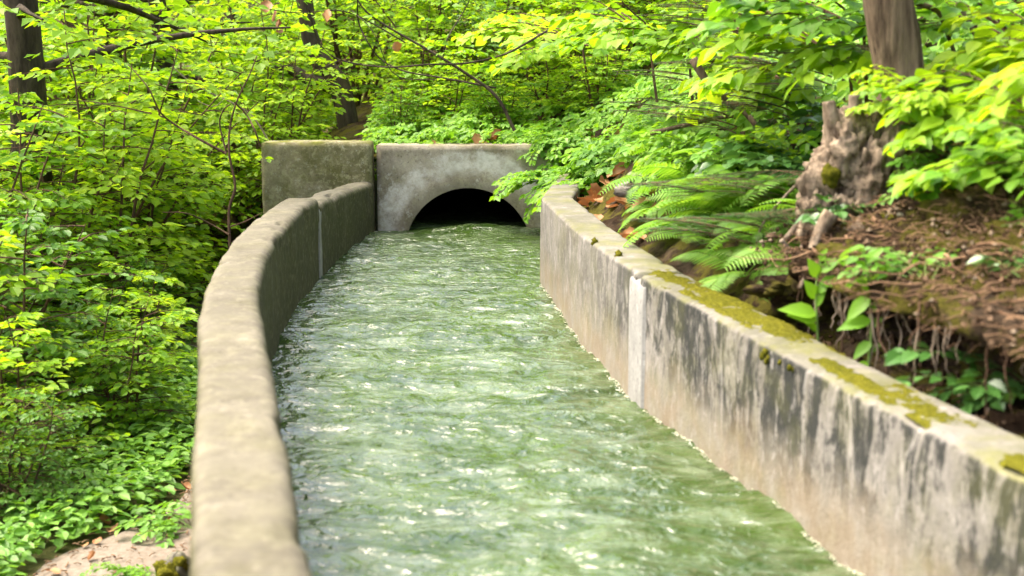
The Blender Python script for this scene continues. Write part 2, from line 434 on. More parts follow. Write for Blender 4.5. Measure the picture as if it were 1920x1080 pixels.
def moss_patch(y0, y1, a0, a1, hgt, seed):
    n = int((y1 - y0) / 0.008); m = int((a1 - a0) * TH / 0.008)
    V = []; F = []; 
    for i in range(n + 1):
        y = y0 + (y1 - y0) * i / n
        x0 = xr(y); zt = lerp_tab(R_TOP, y)
        for j in range(m + 1):
            a = a0 + (a1 - a0) * j / m
            e = min(i / n, 1 - i / n) * 4; f = min(j / m, 1 - j / m) * 3
            x = x0 + a * TH + 0.02
            w = noise.noise(Vector((x * 7 + seed, y * 5, 0))) * 0.9 + noise.noise(Vector((x * 20, y * 16, seed))) * 0.45
            k = min(1, max(-0.5, min(e, f, 1) * 1.0 - 0.16 + w + .35 * noise.noise(Vector((x * 45, y * 45, seed + 3)))))
            z = zt - 0.008 + hgt * (max(k, 0) ** 0.6 if k > 0 else k) * (0.8 + 0.25 * noise.noise(Vector((x * 60, y * 60, seed)))) + 0.004 * noise.noise(Vector((x * 160, y * 160, 0)))
            V.append((x, y, z))
    for i in range(n):
        for j in range(m):
            b = i * (m + 1) + j
            F.append((b, b + 1, b + m + 2, b + m + 1))
    child(obj('moss_patch', V, F, M['moss']), rw)
moss_patch(5.18, 5.58, 0.12, 0.85, 0.016, 1.0)
moss_patch(4.72, 5.30, 0.18, 0.98, 0.016, 4.0); moss_patch(4.10, 4.85, 0.12, 0.95, 0.016, 5.5); moss_patch(4.3, 5.2, 0.0, 0.35, 0.016, 12.0)
moss_patch(3.5, 4.15, 0.02, 0.6, 0.016, 17.0); moss_patch(3.15, 3.75, 0.0, 0.85, 0.016, 7.0)
moss_patch(2.6, 3.15, 0.0, 0.85, 0.016, 9.0)
def moss_tuft(px, py, z, r):
    p = at_z(px, py, z)
    mb = MB(); V = []; F = []
    n, m = 10, 14
    for i in range(n + 1):
        th = math.pi * i / n
        for j in range(m):
            ph = 2 * math.pi * j / m
            d = Vector((math.sin(th) * math.cos(ph), math.sin(th) * math.sin(ph), math.cos(th)))
            rr = r * (1 + 0.5 * noise.noise(d * 2.2 + p) + 0.25 * noise.noise(d * 7 + p))
            V.append(p + Vector((d.x * rr, d.y * rr, d.z * rr * 1.4)))
    for i in range(n):
        for j in range(m):
            F.append((i * m + j, i * m + (j + 1) % m, (i + 1) * m + (j + 1) % m, (i + 1) * m + j))
    child(obj('moss_tuft', V, F, M['moss']), rw)
moss_tuft(1115, 455, 0.515, 0.015); 
for a_, b_, c_, d_ in ((1434, 662, .462, .010), (1429, 668, .452, .009), (1441, 672, .448, .008), (1436, 678, .438, .007), (1480, 690, .455, .007), (1487, 693, .45, .006), (1462, 680, .46, .006)): moss_tuft(a_, b_, c_, d_)
moss_tuft(1160, 480, 0.515, 0.016)

# ------------------------------------------------------------------ tunnel portal and wing wall
AX, AZ, AR = -0.337, -0.158, 0.486
ZTOP = 0.655
tp = empty('tunnel_portal', (AX, YF, -0.6))
tag(tp, 'grey concrete tunnel portal with pale plaster round a dark arched opening', 'portal')
def headwall():
    x0, x1 = -1.035, 0.60; V = []; F = []; y0, y1 = YF, YF + 0.28
    # rays from the arch centre out to the border, several rings between
    n = 64; rings = 9
    ang = [math.pi * 1.12 - (math.pi * 1.24) * i / n for i in range(n + 1)]
    def border(a):
        c, s = math.cos(a), math.sin(a); k = 1e9
        if c > 1e-6: k = min(k, (x1 - AX) / c)
        if c < -1e-6: k = min(k, (x0 - AX) / c)
        if s > 1e-6: k = min(k, (ZTOP - AZ) / s)
        if s < -1e-6: k = min(k, (-0.7 - AZ) / s)
        return k
    # make sure the corners are hit
    for cx, cz in ((x0, ZTOP), (x1, ZTOP)):
        a = math.atan2(cz - AZ, cx - AX); j = min(range(len(ang)), key=lambda i: abs(ang[i] - a)); ang[j] = a
    for j in range(rings + 1):
        for a in ang:
            f = j / rings; k0 = AR + 0.0; k1 = border(a); k = k0 + (k1 - k0) * f
            x, z = AX + k * math.cos(a), AZ + k * math.sin(a)
            yy = y0 + (noise.noise(Vector((x * 4, z * 4, 3))) * 0.008 + noise.noise(Vector((x * 14, z * 14, 1))) * 0.004)
            if j == 0: yy += 0.012
            if f > 0.99 and z > ZTOP - 0.02: z += noise.noise(Vector((x * 7, 0, 0))) * 0.008
            V.append((x, yy, z))
    W = n + 1
    for j in range(rings):
        for i in range(n): F.append((j * W + i, j * W + i + 1, (j + 1) * W + i + 1, (j + 1) * W + i))
    # back edge: top and sides
    b = len(V)
    for i in range(W):
        x, _, z = V[rings * W + i]; V.append((x, y1, z))
    for i in range(n): F.append((rings * W + i, rings * W + i + 1, b + i + 1, b + i))
    return V, F
V, F = headwall()
hw = child(obj('headwall', V, F, M['headwall']), tp)
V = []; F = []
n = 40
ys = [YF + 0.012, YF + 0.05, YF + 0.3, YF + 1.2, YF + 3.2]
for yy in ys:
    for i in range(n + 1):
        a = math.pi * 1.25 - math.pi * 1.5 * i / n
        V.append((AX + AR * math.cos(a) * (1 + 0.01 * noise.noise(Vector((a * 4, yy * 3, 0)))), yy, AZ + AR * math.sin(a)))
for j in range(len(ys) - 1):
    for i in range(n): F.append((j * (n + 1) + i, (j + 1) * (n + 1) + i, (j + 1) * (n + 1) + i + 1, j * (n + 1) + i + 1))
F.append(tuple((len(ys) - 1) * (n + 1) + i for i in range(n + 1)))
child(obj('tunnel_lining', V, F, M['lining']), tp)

def slab(x0, x1, y0, y1, z0, z1, res=0.035, wob=0.008, seed=0.0, r=0.02):
    """a weathered upright slab"""
    V = []; F = []
    nx, ny, nz = [max(2, int(d / res)) for d in (x1 - x0, y1 - y0, z1 - z0)]
    idx = {}
    def vid(i, j, k):
        if (i, j, k) in idx: return idx[(i, j, k)]
        v = Vector((x0 + (x1 - x0) * i / nx, y0 + (y1 - y0) * j / ny, z0 + (z1 - z0) * k / nz))
        c = Vector((min(max(v.x, x0 + r), x1 - r), min(max(v.y, y0 + r), y1 - r), min(max(v.z, z0 + r), z1 - r)))
        d = v - c
        if d.length > 1e-6: v = c + d.normalized() * r
        v += d.normalized() * (noise.noise(v * 3 + Vector((seed, 0, 0))) * wob + noise.noise(v * 12) * wob * 0.6 - max(0, noise.noise(v * 6 + Vector((seed, 5, 0))) - 0.3) * 0.06 * (1 if d.length > r * 1.2 else 0))
        idx[(i, j, k)] = len(V); V.append(v); return idx[(i, j, k)]
    for i in range(nx):
        for j in range(ny):
            F.append((vid(i, j, nz), vid(i + 1, j, nz), vid(i + 1, j + 1, nz), vid(i, j + 1, nz)))
        for k in range(nz):
            F.append((vid(i, 0, k), vid(i + 1, 0, k), vid(i + 1, 0, k + 1), vid(i, 0, k + 1)))
            F.append((vid(i + 1, ny, k), vid(i, ny, k), vid(i, ny, k + 1), vid(i + 1, ny, k + 1)))
    for j in range(ny):
        for k in range(nz):
            F.append((vid(0, j + 1, k), vid(0, j, k), vid(0, j, k + 1), vid(0, j + 1, k + 1)))
            F.append((vid(nx, j, k), vid(nx, j + 1, k), vid(nx, j + 1, k + 1), vid(nx, j, k + 1)))
    return V, F
V, F = slab(-1.90, -1.065, YF - 0.14, YF + 0.14, -0.75, 0.69, seed=3)
tag(obj('wing_wall', V, F, M['wing']), 'brown mossy concrete slab standing upright where the curved wall meets the portal', 'wall')

# ------------------------------------------------------------------ ground, hillside, path, water
def ground_z(x, y):
    t = max(0, -1.9 - x)
    return -0.60 - 0.06 * t + 0.05 * noise.noise(Vector((x * 0.7, y * 0.7, 0))) * smooth_step(0.1, 1.2, t)
xs = [-300, -120, -60, -30] + list(np.arange(-16, 10.01, 0.5)) + [30, 60, 120, 300]
ysg = [-300, -100, -30, -10] + list(np.arange(-5, 40.01, 0.5)) + [60, 120, 300, 900]
V = [(x, y, ground_z(x, y) if x > -40 else -3.0) for y in ysg for x in xs]; W = len(xs)
F = [(j * W + i, j * W + i + 1, (j + 1) * W + i + 1, (j + 1) * W + i) for j in range(len(ysg) - 1) for i in range(W - 1)]
tag(obj('ground', V, F, M['floor']), kind='structure')

def x_out(y): return xr(min(y, 10.9)) + TH
def hill_z(x, y):
    """height of the bank right of the channel, and of the cover over the tunnel"""
    if y <= YF + 0.2:
        t = x - x_out(y)
        near = 1 - smooth_step(4.45, 5.1, y)
        cl = 0.21 * near * smooth_step(0.05, 0.15, t) + 0.05 * near * smooth_step(0.15, 0.5, t)
        s = 0.50 * max(0, t - 0.08) + 0.03 * max(0, t - 0.1) ** 2 + 0.14 * (1 - near) * smooth_step(0.0, 0.5, t)
        z = 0.40 + 0.05 * (1 - near) + cl + s
    else:
        k = smooth_step(YF + 0.2, YF + 3.5, y)
        xx = x + 0.55 - 0.10 * (y - YF)
        z = 0.60 + 0.10 * k + 0.50 * max(0, xx - 0.9) + 0.16 * max(0, min(xx, 0.9) + 0.6) * k + 0.06 * k * (y - YF - 0.2)
        z -= 1.3 * smooth_step(-1.3, -2.9, x) if x < -1.3 else 0
    z += 0.05 * noise.noise(Vector((x * 1.8, y * 1.8, 4))) + 0.03 * noise.noise(Vector((x * 5, y * 5, 1)))
    return z
V = []; F = []
ysr = list(np.arange(-2.5, 2.4, 0.2)) + list(np.arange(2.4, 6.0, 0.03)) + list(np.arange(6.0, YF + 0.27, 0.07))
ts = [-0.04, 0.0, 0.02] + list(np.arange(0.04, 0.30, 0.015)) + list(np.arange(0.30, 1.2, 0.04)) + list(np.arange(1.2, 4, 0.2)) + [5, 7, 10, 14, 20, 30]
for y in ysr:
    for tt in ts:
        x = x_out(y) + tt; z = hill_z(x, y)
        near = 1 - smooth_step(4.45, 5.1, y)
        p = Vector((x, y, z))
        if tt > 0.02:
            z += 0.025 * noise.noise(p * 13) + 0.012 * noise.noise(p * 31)
            if tt < 0.45 and near > 0.05:
                f = near
                x += f * (0.05 * noise.noise(Vector((y * 5, z * 9, 2))) + 0.03 * noise.noise(Vector((y * 17, z * 22, 5))) + 0.015 * noise.noise(Vector((y * 50, z * 22, 7))))
            z += (.22 - z) * near * (1 - smooth_step(.78, .95, tt))
        else: z = 0.34
        V.append((x, y, z))
W = len(ts)
F = [(j * W + i, j * W + i + 1, (j + 1) * W + i + 1, (j + 1) * W + i) for j in range(len(ysr) - 1) for i in range(W - 1)]
b = len(V)
ysr2 = list(np.arange(YF + 0.24, 17, 0.15)) + list(np.arange(17, 40, 1.0)); xs2 = list(np.arange(-3.6, 4, 0.15)) + [5, 7, 10, 15, 25]
for y in ysr2:
    for x in xs2:
        V.append((x, y, hill_z(x, y) - (0.04 if y < YF + 0.3 else 0)))
W = len(xs2)
F += [(b + j * W + i, b + j * W + i + 1, b + (j + 1) * W + i + 1, b + (j + 1) * W + i) for j in range(len(ysr2) - 1) for i in range(W - 1)]
tag(obj('hillside', V, F, M['soil']), kind='structure')

# the undercut earth bank beside the near wall
PROF = [(-.03, -.04), (.05, -.03), (.20, .00), (.36, .04), (.42, .10), (.38, .15), (.22, .20), (.085, .23), (.07, .265), (.09, .30), (.15, .335), (.24, .38), (.40, .46), (.60, .56), (.85, .68)]
PR = catmull([Vector((a, b, 0)) for a, b in PROF], 120); LIP = {}
V = []; F = []; yb = list(np.arange(2.0, 5.15, .0115)); W = len(PR)
for y in yb:
    k = 1 - smooth_step(4.55, 5.05, y)
    for i, q in enumerate(PR):
        t_, h_ = q.x, q.y
        x = x_out(y) + t_; z = .40 + h_ * (.25 + .75 * k) - .16 * (1 - k)
        f = smooth_step(.0, .1, i / W)
        p = Vector((t_ * 1.2, y, z))
        n1 = noise.noise(p * 4.5); n2 = noise.noise(p * 11 + Vector((3, 0, 0))); n3 = noise.noise(Vector((p.x * 30, p.y * 34, p.z * 20))); n4 = noise.noise(p * 75)
        rg = .35 - abs(noise.noise(Vector((p.x * 8, p.y * 13, p.z * 5)) + Vector((7, 1, 2))))
        hang = math.exp(-((h_ - .16) / .12) ** 2) * noise.noise(Vector((1, y * 26, z * 4))) * .035
        dx = f * (.05 * n1 + .045 * n2 + .030 * n3 + .010 * n4 + .05 * rg + hang)
        if .20 < h_ < .29 and (y not in LIP or x - dx < LIP[y][0]): LIP[y] = (x - dx, z)
        V.append((x - dx, y + f * .02 * n3, z + f * (.03 * n1 + .022 * n2 + .014 * n3 + .005 * n4)))
F = [(j * W + i, j * W + i + 1, (j + 1) * W + i + 1, (j + 1) * W + i) for j in range(len(yb) - 1) for i in range(W - 1)]
tag(obj('earth_bank', V, F, M['soil']), kind='structure')
rl = random.Random(91); mb = MB()
for _ in range(1500):
    y = rl.uniform(3.2, 4.8); q = PR[int(rl.uniform(.45, .99) * (W - 1))]
    p = Vector((x_out(y) + q.x - .02, y, .40 + q.y + rl.uniform(.0, .03))); az = rl.random() * 6.28; ln = rl.uniform(.02, .09)
    d = Vector((math.cos(az), math.sin(az), rl.uniform(-.5, .35))) * ln
    mb.tube([p, p + d * .5 + Vector((0, 0, rl.uniform(-.01, .01))), p + d], rl.uniform(.0008, .0022), 3, False)
mc = MB()
for _ in range(2600):
    y = rl.uniform(3.1, 4.9); k = rl.choice((rl.uniform(.02, .35), rl.uniform(.5, .99))); q = PR[int(k * (W - 1))]
    c = Vector((x_out(y) + q.x - rl.uniform(0, .05), y, .40 + q.y + rl.uniform(-.005, .025))); r_ = rl.uniform(.003, .011) * (1.6 if rl.random() < .12 else 1)
    vs = [c + Vector(d) * r_ * rl.uniform(.6, 1.4) for d in ((1, 0, 0), (-1, 0, 0), (0, 1, 0), (0, -1, 0), (0, 0, 1), (0, 0, -1), )]
    mc.add(vs, [(0, 2, 4), (2, 1, 4), (1, 3, 4), (3, 0, 4), (2, 0, 5), (1, 2, 5), (3, 1, 5), (0, 3, 5)])
tag(mc.build('soil_crumbs', M['crumb'], None, False), 'loose brown crumbs and clods lying on the earth bank', 'soil', kind='stuff')
tag(mb.build('needle_litter', M['litter']), 'brown needle and twig litter strewn over the earth bank', 'litter', kind='stuff')
def path_w(y): return 0.24 + 0.48 * smooth_step(6.1, 5.1, y) + 0.1 * smooth_step(5, 3, y)
V = []; F = []
yp = list(np.arange(-3, 15, 0.12)); NW = 9
for y in yp:
    xo = xl(min(y, 10.9)) - TH - smooth_step(8, 10.2, y) * 1.15
    wdt = path_w(y) + 0.05 * noise.noise(Vector((y * 1.6, 0, 0)))
    for k in range(NW):
        x = xo - wdt * k / (NW - 1)
        V.append((x, y, ground_z(x, y) + 0.012 + 0.012 * noise.noise(Vector((x * 4, y * 4, 0))) - 0.02 * (k / (NW - 1) > 0.95)))
F = [(j * NW + i, j * NW + i + 1, (j + 1) * NW + i + 1, (j + 1) * NW + i) for j in range(len(yp) - 1) for i in range(NW - 1)]
F = [f[::-1] for f in F]
tag(obj('footpath', V, F, M['path']), kind='structure')

V = []; F = []
def wave(x, y):
    v = Vector((x, y, 0))
    h = 0.030 * noise.noise(Vector((x * 1.7, y * 3.4, 0.3)))
    h += 0.026 * (0.5 - abs(noise.noise(Vector((x * 3.8 + 1.2 * noise.noise(v * 3), y * 8.0 + noise.noise(v * 2.2), 5)))))
    h += 0.0105 * (0.5 - abs(noise.noise(Vector((x * 8.5, y * 16 + 2 * noise.noise(v * 4), 9)))))
    h += 0.0015 * noise.noise(Vector((x * 30, y * 40, 2)))
    h += 0.035 * math.exp(-((y - 10.75) / 0.16) ** 2 - ((x + 0.25) / 0.35) ** 2)
    return h
yw = list(np.arange(-2.4, 2.2, 0.1)) + list(np.arange(2.2, 10.9, 0.018)) + list(np.arange(10.9, 14, 0.06)); NX = 84
Lc = catmull([Vector((x, y, 0)) for y, x in L_IN], 900)
def xl_s(y):
    j = min(range(0, 900, 1), key=lambda i: abs(Lc[i].y - y)) if False else None
    return float(np.interp(y, LYS, LXS))
LYS = [p.y for p in Lc]; LXS = [p.x for p in Lc]
for y in yw:
    if y < 10.88: a, b_ = xl_s(y) - 0.03, xr(y) + 0.03
    else: a, b_ = AX - AR - 0.02, AX + AR + 0.02
    for i in range(NX):
        x = a + (b_ - a) * i / (NX - 1)
        V.append((x, y, wave(x, y)))
F = [(j * NX + i, j * NX + i + 1, (j + 1) * NX + i + 1, (j + 1) * NX + i) for j in range(len(yw) - 1) for i in range(NX - 1)]
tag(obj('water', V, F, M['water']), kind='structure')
# thin line of froth where the water rubs along the right wall
mb = MB(); rr = random.Random(5); y = 2.6
while y < 8.2:
    s = rr.uniform(0.0012, 0.0036) * (1.0 if rr.random() < 0.8 else 1.6)
    x = xr(y) - rr.uniform(-0.004, 0.016); z = wave(x, y) + 0.002
    V = []; F = []
    for i in range(4):
        th = math.pi / 2 * i / 3
        for j in range(6): V.append((x + s * math.cos(th) * math.cos(j * 1.047), y + 1.7 * s * math.cos(th) * math.sin(j * 1.047), z + 0.5 * s * math.sin(th)))
    for i in range(3):
        for j in range(6): F.append((i * 6 + j, i * 6 + (j + 1) % 6, (i + 1) * 6 + (j + 1) % 6, (i + 1) * 6 + j))
    mb.add(V, F); y += rr.uniform(0.0004, 0.005) if rr.random() < .97 else rr.uniform(.03, .16)
tag(mb.build('waterline_froth', M['foam']), 'thin pale line of froth along the foot of the streaked wall', 'froth', kind='stuff')

# ------------------------------------------------------------------ leaves
def T_leaf(w=0.36, fold=0.10, droop=0.14):
    ys_ = [0.0, 0.2, 0.45, 0.72, 1.0]; ws = [0.03, 0.82, 1.0, 0.62, 0.0]
    V = []; 
    for y, k in zip(ys_, ws):
        z = -droop * y * y
        if k == 0: V.append((0, y, z)); continue
        V += [(-w * k, y, z + fold * k), (0, y, z), (w * k, y, z + fold * k)]
    F = []
    for r in range(3):
        a = r * 3
        F += [(a, a + 1, a + 4, a + 3), (a + 1, a + 2, a + 5, a + 4)]
    F += [(9, 10, 12), (10, 11, 12)]
    return np.array(V), F
def T_simple(w=0.34, fold=0.09, droop=0.12):
    V = [(0, 0, 0), (-w * .8, .28, fold), (-w * .85, .62, fold * .8 - droop * .4), (0, 1, -droop), (w * .85, .62, fold * .8 - droop * .4), (w * .8, .28, fold)]
    return np.array(V), [(0, 3, 2, 1), (0, 5, 4, 3)]
def T_small(w=0.36):
    V = [(0, 0, 0), (-w, .45, .08), (0, 1, -.1), (w, .45, .08)]
    return np.array(V), [(0, 2, 1), (0, 3, 2)]
LEAF_A, LEAF_B, LEAF_C = T_leaf(), T_simple(), T_small()
LEAF_BROAD = T_leaf(0.43, 0.07, 0.18); LEAF_LONG = T_leaf(0.24, 0.08, 0.2)

def leaves(P, D, N, S, tpl):
    """leaf blades at points P, along D, facing N, of length S -> vertex array, faces"""
    P = np.asarray(P, float); D = np.asarray(D, float); N = np.asarray(N, float); S = np.asarray(S, float)
    D = D / np.linalg.norm(D, axis=1, keepdims=True)
    X = np.cross(D, N); X /= np.linalg.norm(X, axis=1, keepdims=True) + 1e-9
    Z = np.cross(X, D)
    TV, TF = tpl
    V = P[:, None, :] + S[:, None, None] * (X[:, None, :] * TV[None, :, 0:1] + D[:, None, :] * TV[None, :, 1:2] + Z[:, None, :] * TV[None, :, 2:3])
    n = len(P); k = len(TV)
    F = []
    for i in range(n):
        o = i * k
        F += [tuple(o + q for q in f) for f in TF]
    return V.reshape(-1, 3), F
class Foliage:
    def __init__(s): s.P = []; s.D = []; s.N = []; s.S = []
    def add(s, p, d, n, sz): s.P.append(tuple(p)); s.D.append(tuple(d)); s.N.append(tuple(n)); s.S.append(sz)
    def data(s, name, tpl, mat):
        V, F = leaves(s.P, s.D, s.N, s.S, tpl); return mesh(name, V, F, mat, False)

def spray(fo, mb, rr, p, d, length, leaf, gap, r0=0.004, up=0.0, sag=0.25, pair=False, tilt=0.35, petiole=0.25):
    """a leafy twig: leaves set in two rows in a roughly level plane"""
    n = max(3, int(length / gap)); pts = [Vector(p)]; d = Vector(d).normalized(); q = Vector(p)
    side = 1
    for i in range(n):
        d = (d + Vector((rr.gauss(0, .07), rr.gauss(0, .07), rr.gauss(0, .05) - sag * gap + up * gap))).normalized()
        q = q + d * (length / n); pts.append(q.copy())
        if i < 1 and n > 4: continue
        h = Vector((d.y, -d.x, 0)); h = h.normalized() if h.length > 1e-3 else Vector((1, 0, 0))
        nn = h.cross(d); nn = nn if nn.z > 0 else -nn
        for sd in ((1, -1) if pair else (side,)):
            ld = (d * rr.uniform(.35, .8) + h * sd * rr.uniform(.7, 1.0) + Vector((0, 0, rr.uniform(-.35, .12)))).normalized()
            ln = (nn + Vector((rr.gauss(0, tilt), rr.gauss(0, tilt * 1.3), rr.gauss(0, .15)))).normalized()
            fo.add(q + ld * leaf * petiole, ld, ln, leaf * rr.uniform(.6, 1.15))
        side = -side
    fo.add(q, d, Vector((rr.gauss(0, .3), rr.gauss(0, .3), 1)), leaf * rr.uniform(.7, 1.1))
    if mb is not None: mb.tube(pts[::2] + ([pts[-1]] if len(pts) % 2 == 0 else []), [r0 * (1 - .75 * i / (len(pts[::2]))) for i in range(len(pts[::2]) + (len(pts) % 2 == 0))], 4, False)

def shrub_data(seed, H, Rr, stems, leaf, gap, nb=12, twigs=4, mat='leaf', tpl=None, lean=0.35, low=0.12, bark_m='twig'):
    rr = random.Random(seed); fo = Foliage(); mb = MB()
    for s in range(stems):
        az = 2 * math.pi * (s + rr.random() * .8) / stems
        p = Vector((math.cos(az), math.sin(az), 0)) * rr.uniform(.02, .12 * Rr)
        d = Vector((math.cos(az) * lean * rr.uniform(.3, 1.3), math.sin(az) * lean * rr.uniform(.3, 1.3), 1)).normalized()
        h = H * rr.uniform(.7, 1.05); n = 10; pts = [p]
        for i in range(n):
            d = (d + Vector((rr.gauss(0, .09), rr.gauss(0, .09), rr.gauss(0, .03) - .015))).normalized()
            pts.append(pts[-1] + d * h / n)
        r = .006 + .006 * H
        mb.tube([p + Vector((0, 0, -.15))] + pts, [r * 1.1] + [r * (1 - .8 * i / n) for i in range(n + 1)], 5, False)
        ga = rr.random() * 6.28
        for b in range(nb):
            f = low + (1 - low) * (b + rr.random()) / nb
            i = min(n - 1, int(f * n)); base = pts[i].lerp(pts[i + 1], f * n - i)
            ga += 2.4 + rr.gauss(0, .3)
            bl = Rr * (1.0 - .65 * f) * rr.uniform(.55, 1.1)
            bd = Vector((math.cos(ga), math.sin(ga), rr.uniform(.05, .55)))
            # the branch carries leafy twigs either side
            q = base.copy(); dd = bd.normalized(); bp = [q.copy()]; m = 5
            for k in range(m):
                dd = (dd + Vector((rr.gauss(0, .1), rr.gauss(0, .1), -.07))).normalized(); q = q + dd * bl / m; bp.append(q.copy())
            mb.tube(bp, [.0045 * (1 - .7 * k / m) * (1 + H * .3) for k in range(m + 1)], 4, False)
            hh = Vector((dd.y, -dd.x, 0)).normalized()
            for k in range(twigs):
                g = .25 + .75 * (k + rr.random() * .6) / twigs; j = min(m - 1, int(g * m))
                sp = bp[j].lerp(bp[j + 1], min(1, g * m - j)); sg = 1 if k % 2 else -1
                td = (dd + hh * sg * rr.uniform(.5, 1.1) + Vector((0, 0, rr.uniform(-.15, .2)))).normalized()
                spray(fo, mb, rr, sp, td, bl * rr.uniform(.3, .55), leaf, gap, .002)
            spray(fo, mb, rr, bp[-1], dd, bl * .3, leaf, gap, .002)
    return mb.data('stems', M[bark_m]), fo.data('foliage', tpl or LEAF_B, M[mat])

def plant(name, datas, loc, rz=0.0, sc=1.0, tilt=(0, 0), parts=('stems', 'foliage')):
    r = empty(name, loc, rz); r.scale = (sc, sc, sc); r.rotation_euler = (tilt[0], tilt[1], rz)
    for pn, d in zip(parts, datas): link(pn, d, r)
    return r

# ---- shrubs of the thicket beyond the path
SHRUBS = [shrub_data(101, 1.25, .62, 6, .078, .044, 13, 4, 'leaf'),
          shrub_data(102, 1.45, .70, 6, .070, .040, 14, 4, 'leaf_deep'),
          shrub_data(103, 1.35, .66, 5, .080, .046, 13, 5, 'leaf_lime')]
TALL = [shrub_data(111, 2.7, 1.1, 6, .105, .062, 15, 5, 'leaf', low=.1),
        shrub_data(112, 3.0, 1.15, 6, .11, .062, 15, 5, 'leaf_lime', low=.1),
        shrub_data(113, 2.6, 1.05, 6, .10, .06, 15, 5, 'leaf_deep', low=.06)]
rr = random.Random(3)
spots = []
def try_spot(x, y, dmin):
    for (a, b, _) in spots:
        if (a - x) ** 2 + (b - y) ** 2 < dmin ** 2: return False
    spots.append((x, y, dmin)); return True
def path_left(y): return xl(min(y, 10.9)) - TH - smooth_step(8, 10.2, y) * 1.15 - path_w(y)
k = 0
for _ in range(4000):
    y = rr.uniform(5.9, 11.5); x = rr.uniform(-0.40 * y - 0.5, path_left(y) - 0.30 - (0.1 if y > 6.6 else 0.25))
    if abs(x / y + .198) < .04 and 7.6 < y < 9.3: continue
    if not try_spot(x, y, 0.62): continue
    front = x > path_left(y) - 0.85
    proto = SHRUBS[rr.choice([0, 1, 1, 0, 2])]
    o = plant('leafy_shrub', proto, (x, y, ground_z(x, y)), rr.uniform(0, 6.28), (rr.uniform(.5, .68) if front else rr.uniform(.8, 1.2)) * (0.8 if y < 6.6 else 1))
    tag(o, 'green leafy shrub in the thicket beyond the path and the curved wall', 'shrub', 'leafy shrubs in the thicket beyond the path')
    k += 1
spots = []
for _ in range(4000):
    y = rr.uniform(11.6, 21); x = rr.uniform(-0.42 * y - 0.5, 1.0 + 0.18 * (y - 11) if y > 12.6 else -2.0)
    if y < 13.2 and x > -1.9: continue
    if y > 14.5 and abs(x / y + .05) < .055: continue
    if not try_spot(x, y, 1.15): continue
    z = max(ground_z(x, y), hill_z(x, y) if x > -2.9 else -9)
    proto = TALL[rr.choice([0, 1, 1, 0]) if x < -3 else rr.choice([1, 1, 0])]
    o = plant('leafy_bush', proto, (x, y, z - .02), rr.uniform(0, 6.28), rr.uniform(.75, 1.15) * (0.7 if y < 14 and x > -2.5 else 1))
    tag(o, 'tall loose leafy bush growing among the trees beyond the wing wall', 'bush', 'tall leafy bushes among the trees')

spots = []
for _ in range(3000):
    y = rr.uniform(8.2, 11.4); x = rr.uniform(-0.40 * y - 0.6, -2.15 - .25 * max(0, 10 - y))
    if abs(x / y + .198) < .055 and y < 9.9: continue
    if y > 9.4 and x > -2.75: continue
    if not try_spot(x, y, 0.8): continue
    o = plant('lime_bush', TALL[rr.choice([0, 1, 1, 1])], (x, y, ground_z(x, y) - .02), rr.uniform(0, 6.28), rr.uniform(.58, .80))
    tag(o, 'bright yellow green bush standing left of the wing wall above the lower shrubs', 'bush', 'bright yellow green bushes left of the wing wall')

for j, (x, y, i, sc_) in enumerate([(-.95, 12.0, 0, .5), (-.55, 12.6, 2, .62), (-.1, 12.2, 0, .52), (.3, 12.8, 2, .66), (.75, 12.3, 0, .6), (1.1, 13.2, 2, .8), (-.75, 13.4, 2, .85), (-.2, 13.8, 1, .8), (.55, 14.2, 2, .9), (-.4, 14.9, 2, 1.0), (.2, 15.6, 2, 1.05), (1.5, 12.6, 0, .7)]):
    o = plant('roof_shrub', SHRUBS[i], (x, y, hill_z(x, y) - .03), j * 1.7, sc_)
    tag(o, 'small bright shrub growing on the earth over the tunnel behind the headwall', 'shrub', 'shrubs on the tunnel roof')

# ---- background trees
def tree_data(seed, H, r, crown0, cr, nb, leaf, mat):
    rr = random.Random(seed); mb = MB(); fo = Foliage()
    pts = [Vector((0, 0, -.3))]; d = Vector((rr.uniform(-.08, .08), rr.uniform(-.08, .08), 1)).normalized(); n = 14
    for i in range(n):
        d = (d + Vector((rr.gauss(0, .05), rr.gauss(0, .05), 0.02))).normalized(); pts.append(pts[-1] + d * (H + .3) / n)
    mb.tube(pts, [r * (1.5 if i == 0 else 1) * (1 - .85 * i / n) for i in range(n + 1)], 10, False, .12, seed)
    cb = MB(); ga = 0
    for b in range(nb):
        f = crown0 + (1 - crown0) * (b + rr.random()) / nb
        i = min(n - 1, int(f * n)); base = pts[i].lerp(pts[i + 1], f * n - i); ga += 2.4 + rr.gauss(0, .3)
        g = (f - crown0) / (1 - crown0)
        bl = cr * (math.sin(math.pi * min(1, .25 + .75 * g)) * .8 + .25) * rr.uniform(.7, 1.1)
        dd = Vector((math.cos(ga), math.sin(ga), rr.uniform(.0, .5))).normalized(); q = base.copy(); bp = [q.copy()]; m = 6
        for k in range(m):
            dd = (dd + Vector((rr.gauss(0, .12), rr.gauss(0, .12), -.05))).normalized(); q = q + dd * bl / m; bp.append(q.copy())
        cb.tube(bp, [r * .28 * (1 - .85 * k / m) for k in range(m + 1)], 5, False)
        for k in range(9):
            g2 = .2 + .8 * (k + rr.random()) / 9; j = min(m - 1, int(g2 * m)); sp = bp[j].lerp(bp[j + 1], min(1, g2 * m - j))
            az = rr.random() * 6.28
            td = (dd * .5 + Vector((math.cos(az), math.sin(az), rr.uniform(-.3, .3)))).normalized()
            spray(fo, None, rr, sp, td, rr.uniform(.35, .75), leaf, leaf * .55, .003, tilt=.4)
    return mb.data('trunk', M['bark_dark']), cb.data('branches', M['bark_dark']), fo.data('crown', LEAF_C, M[mat])
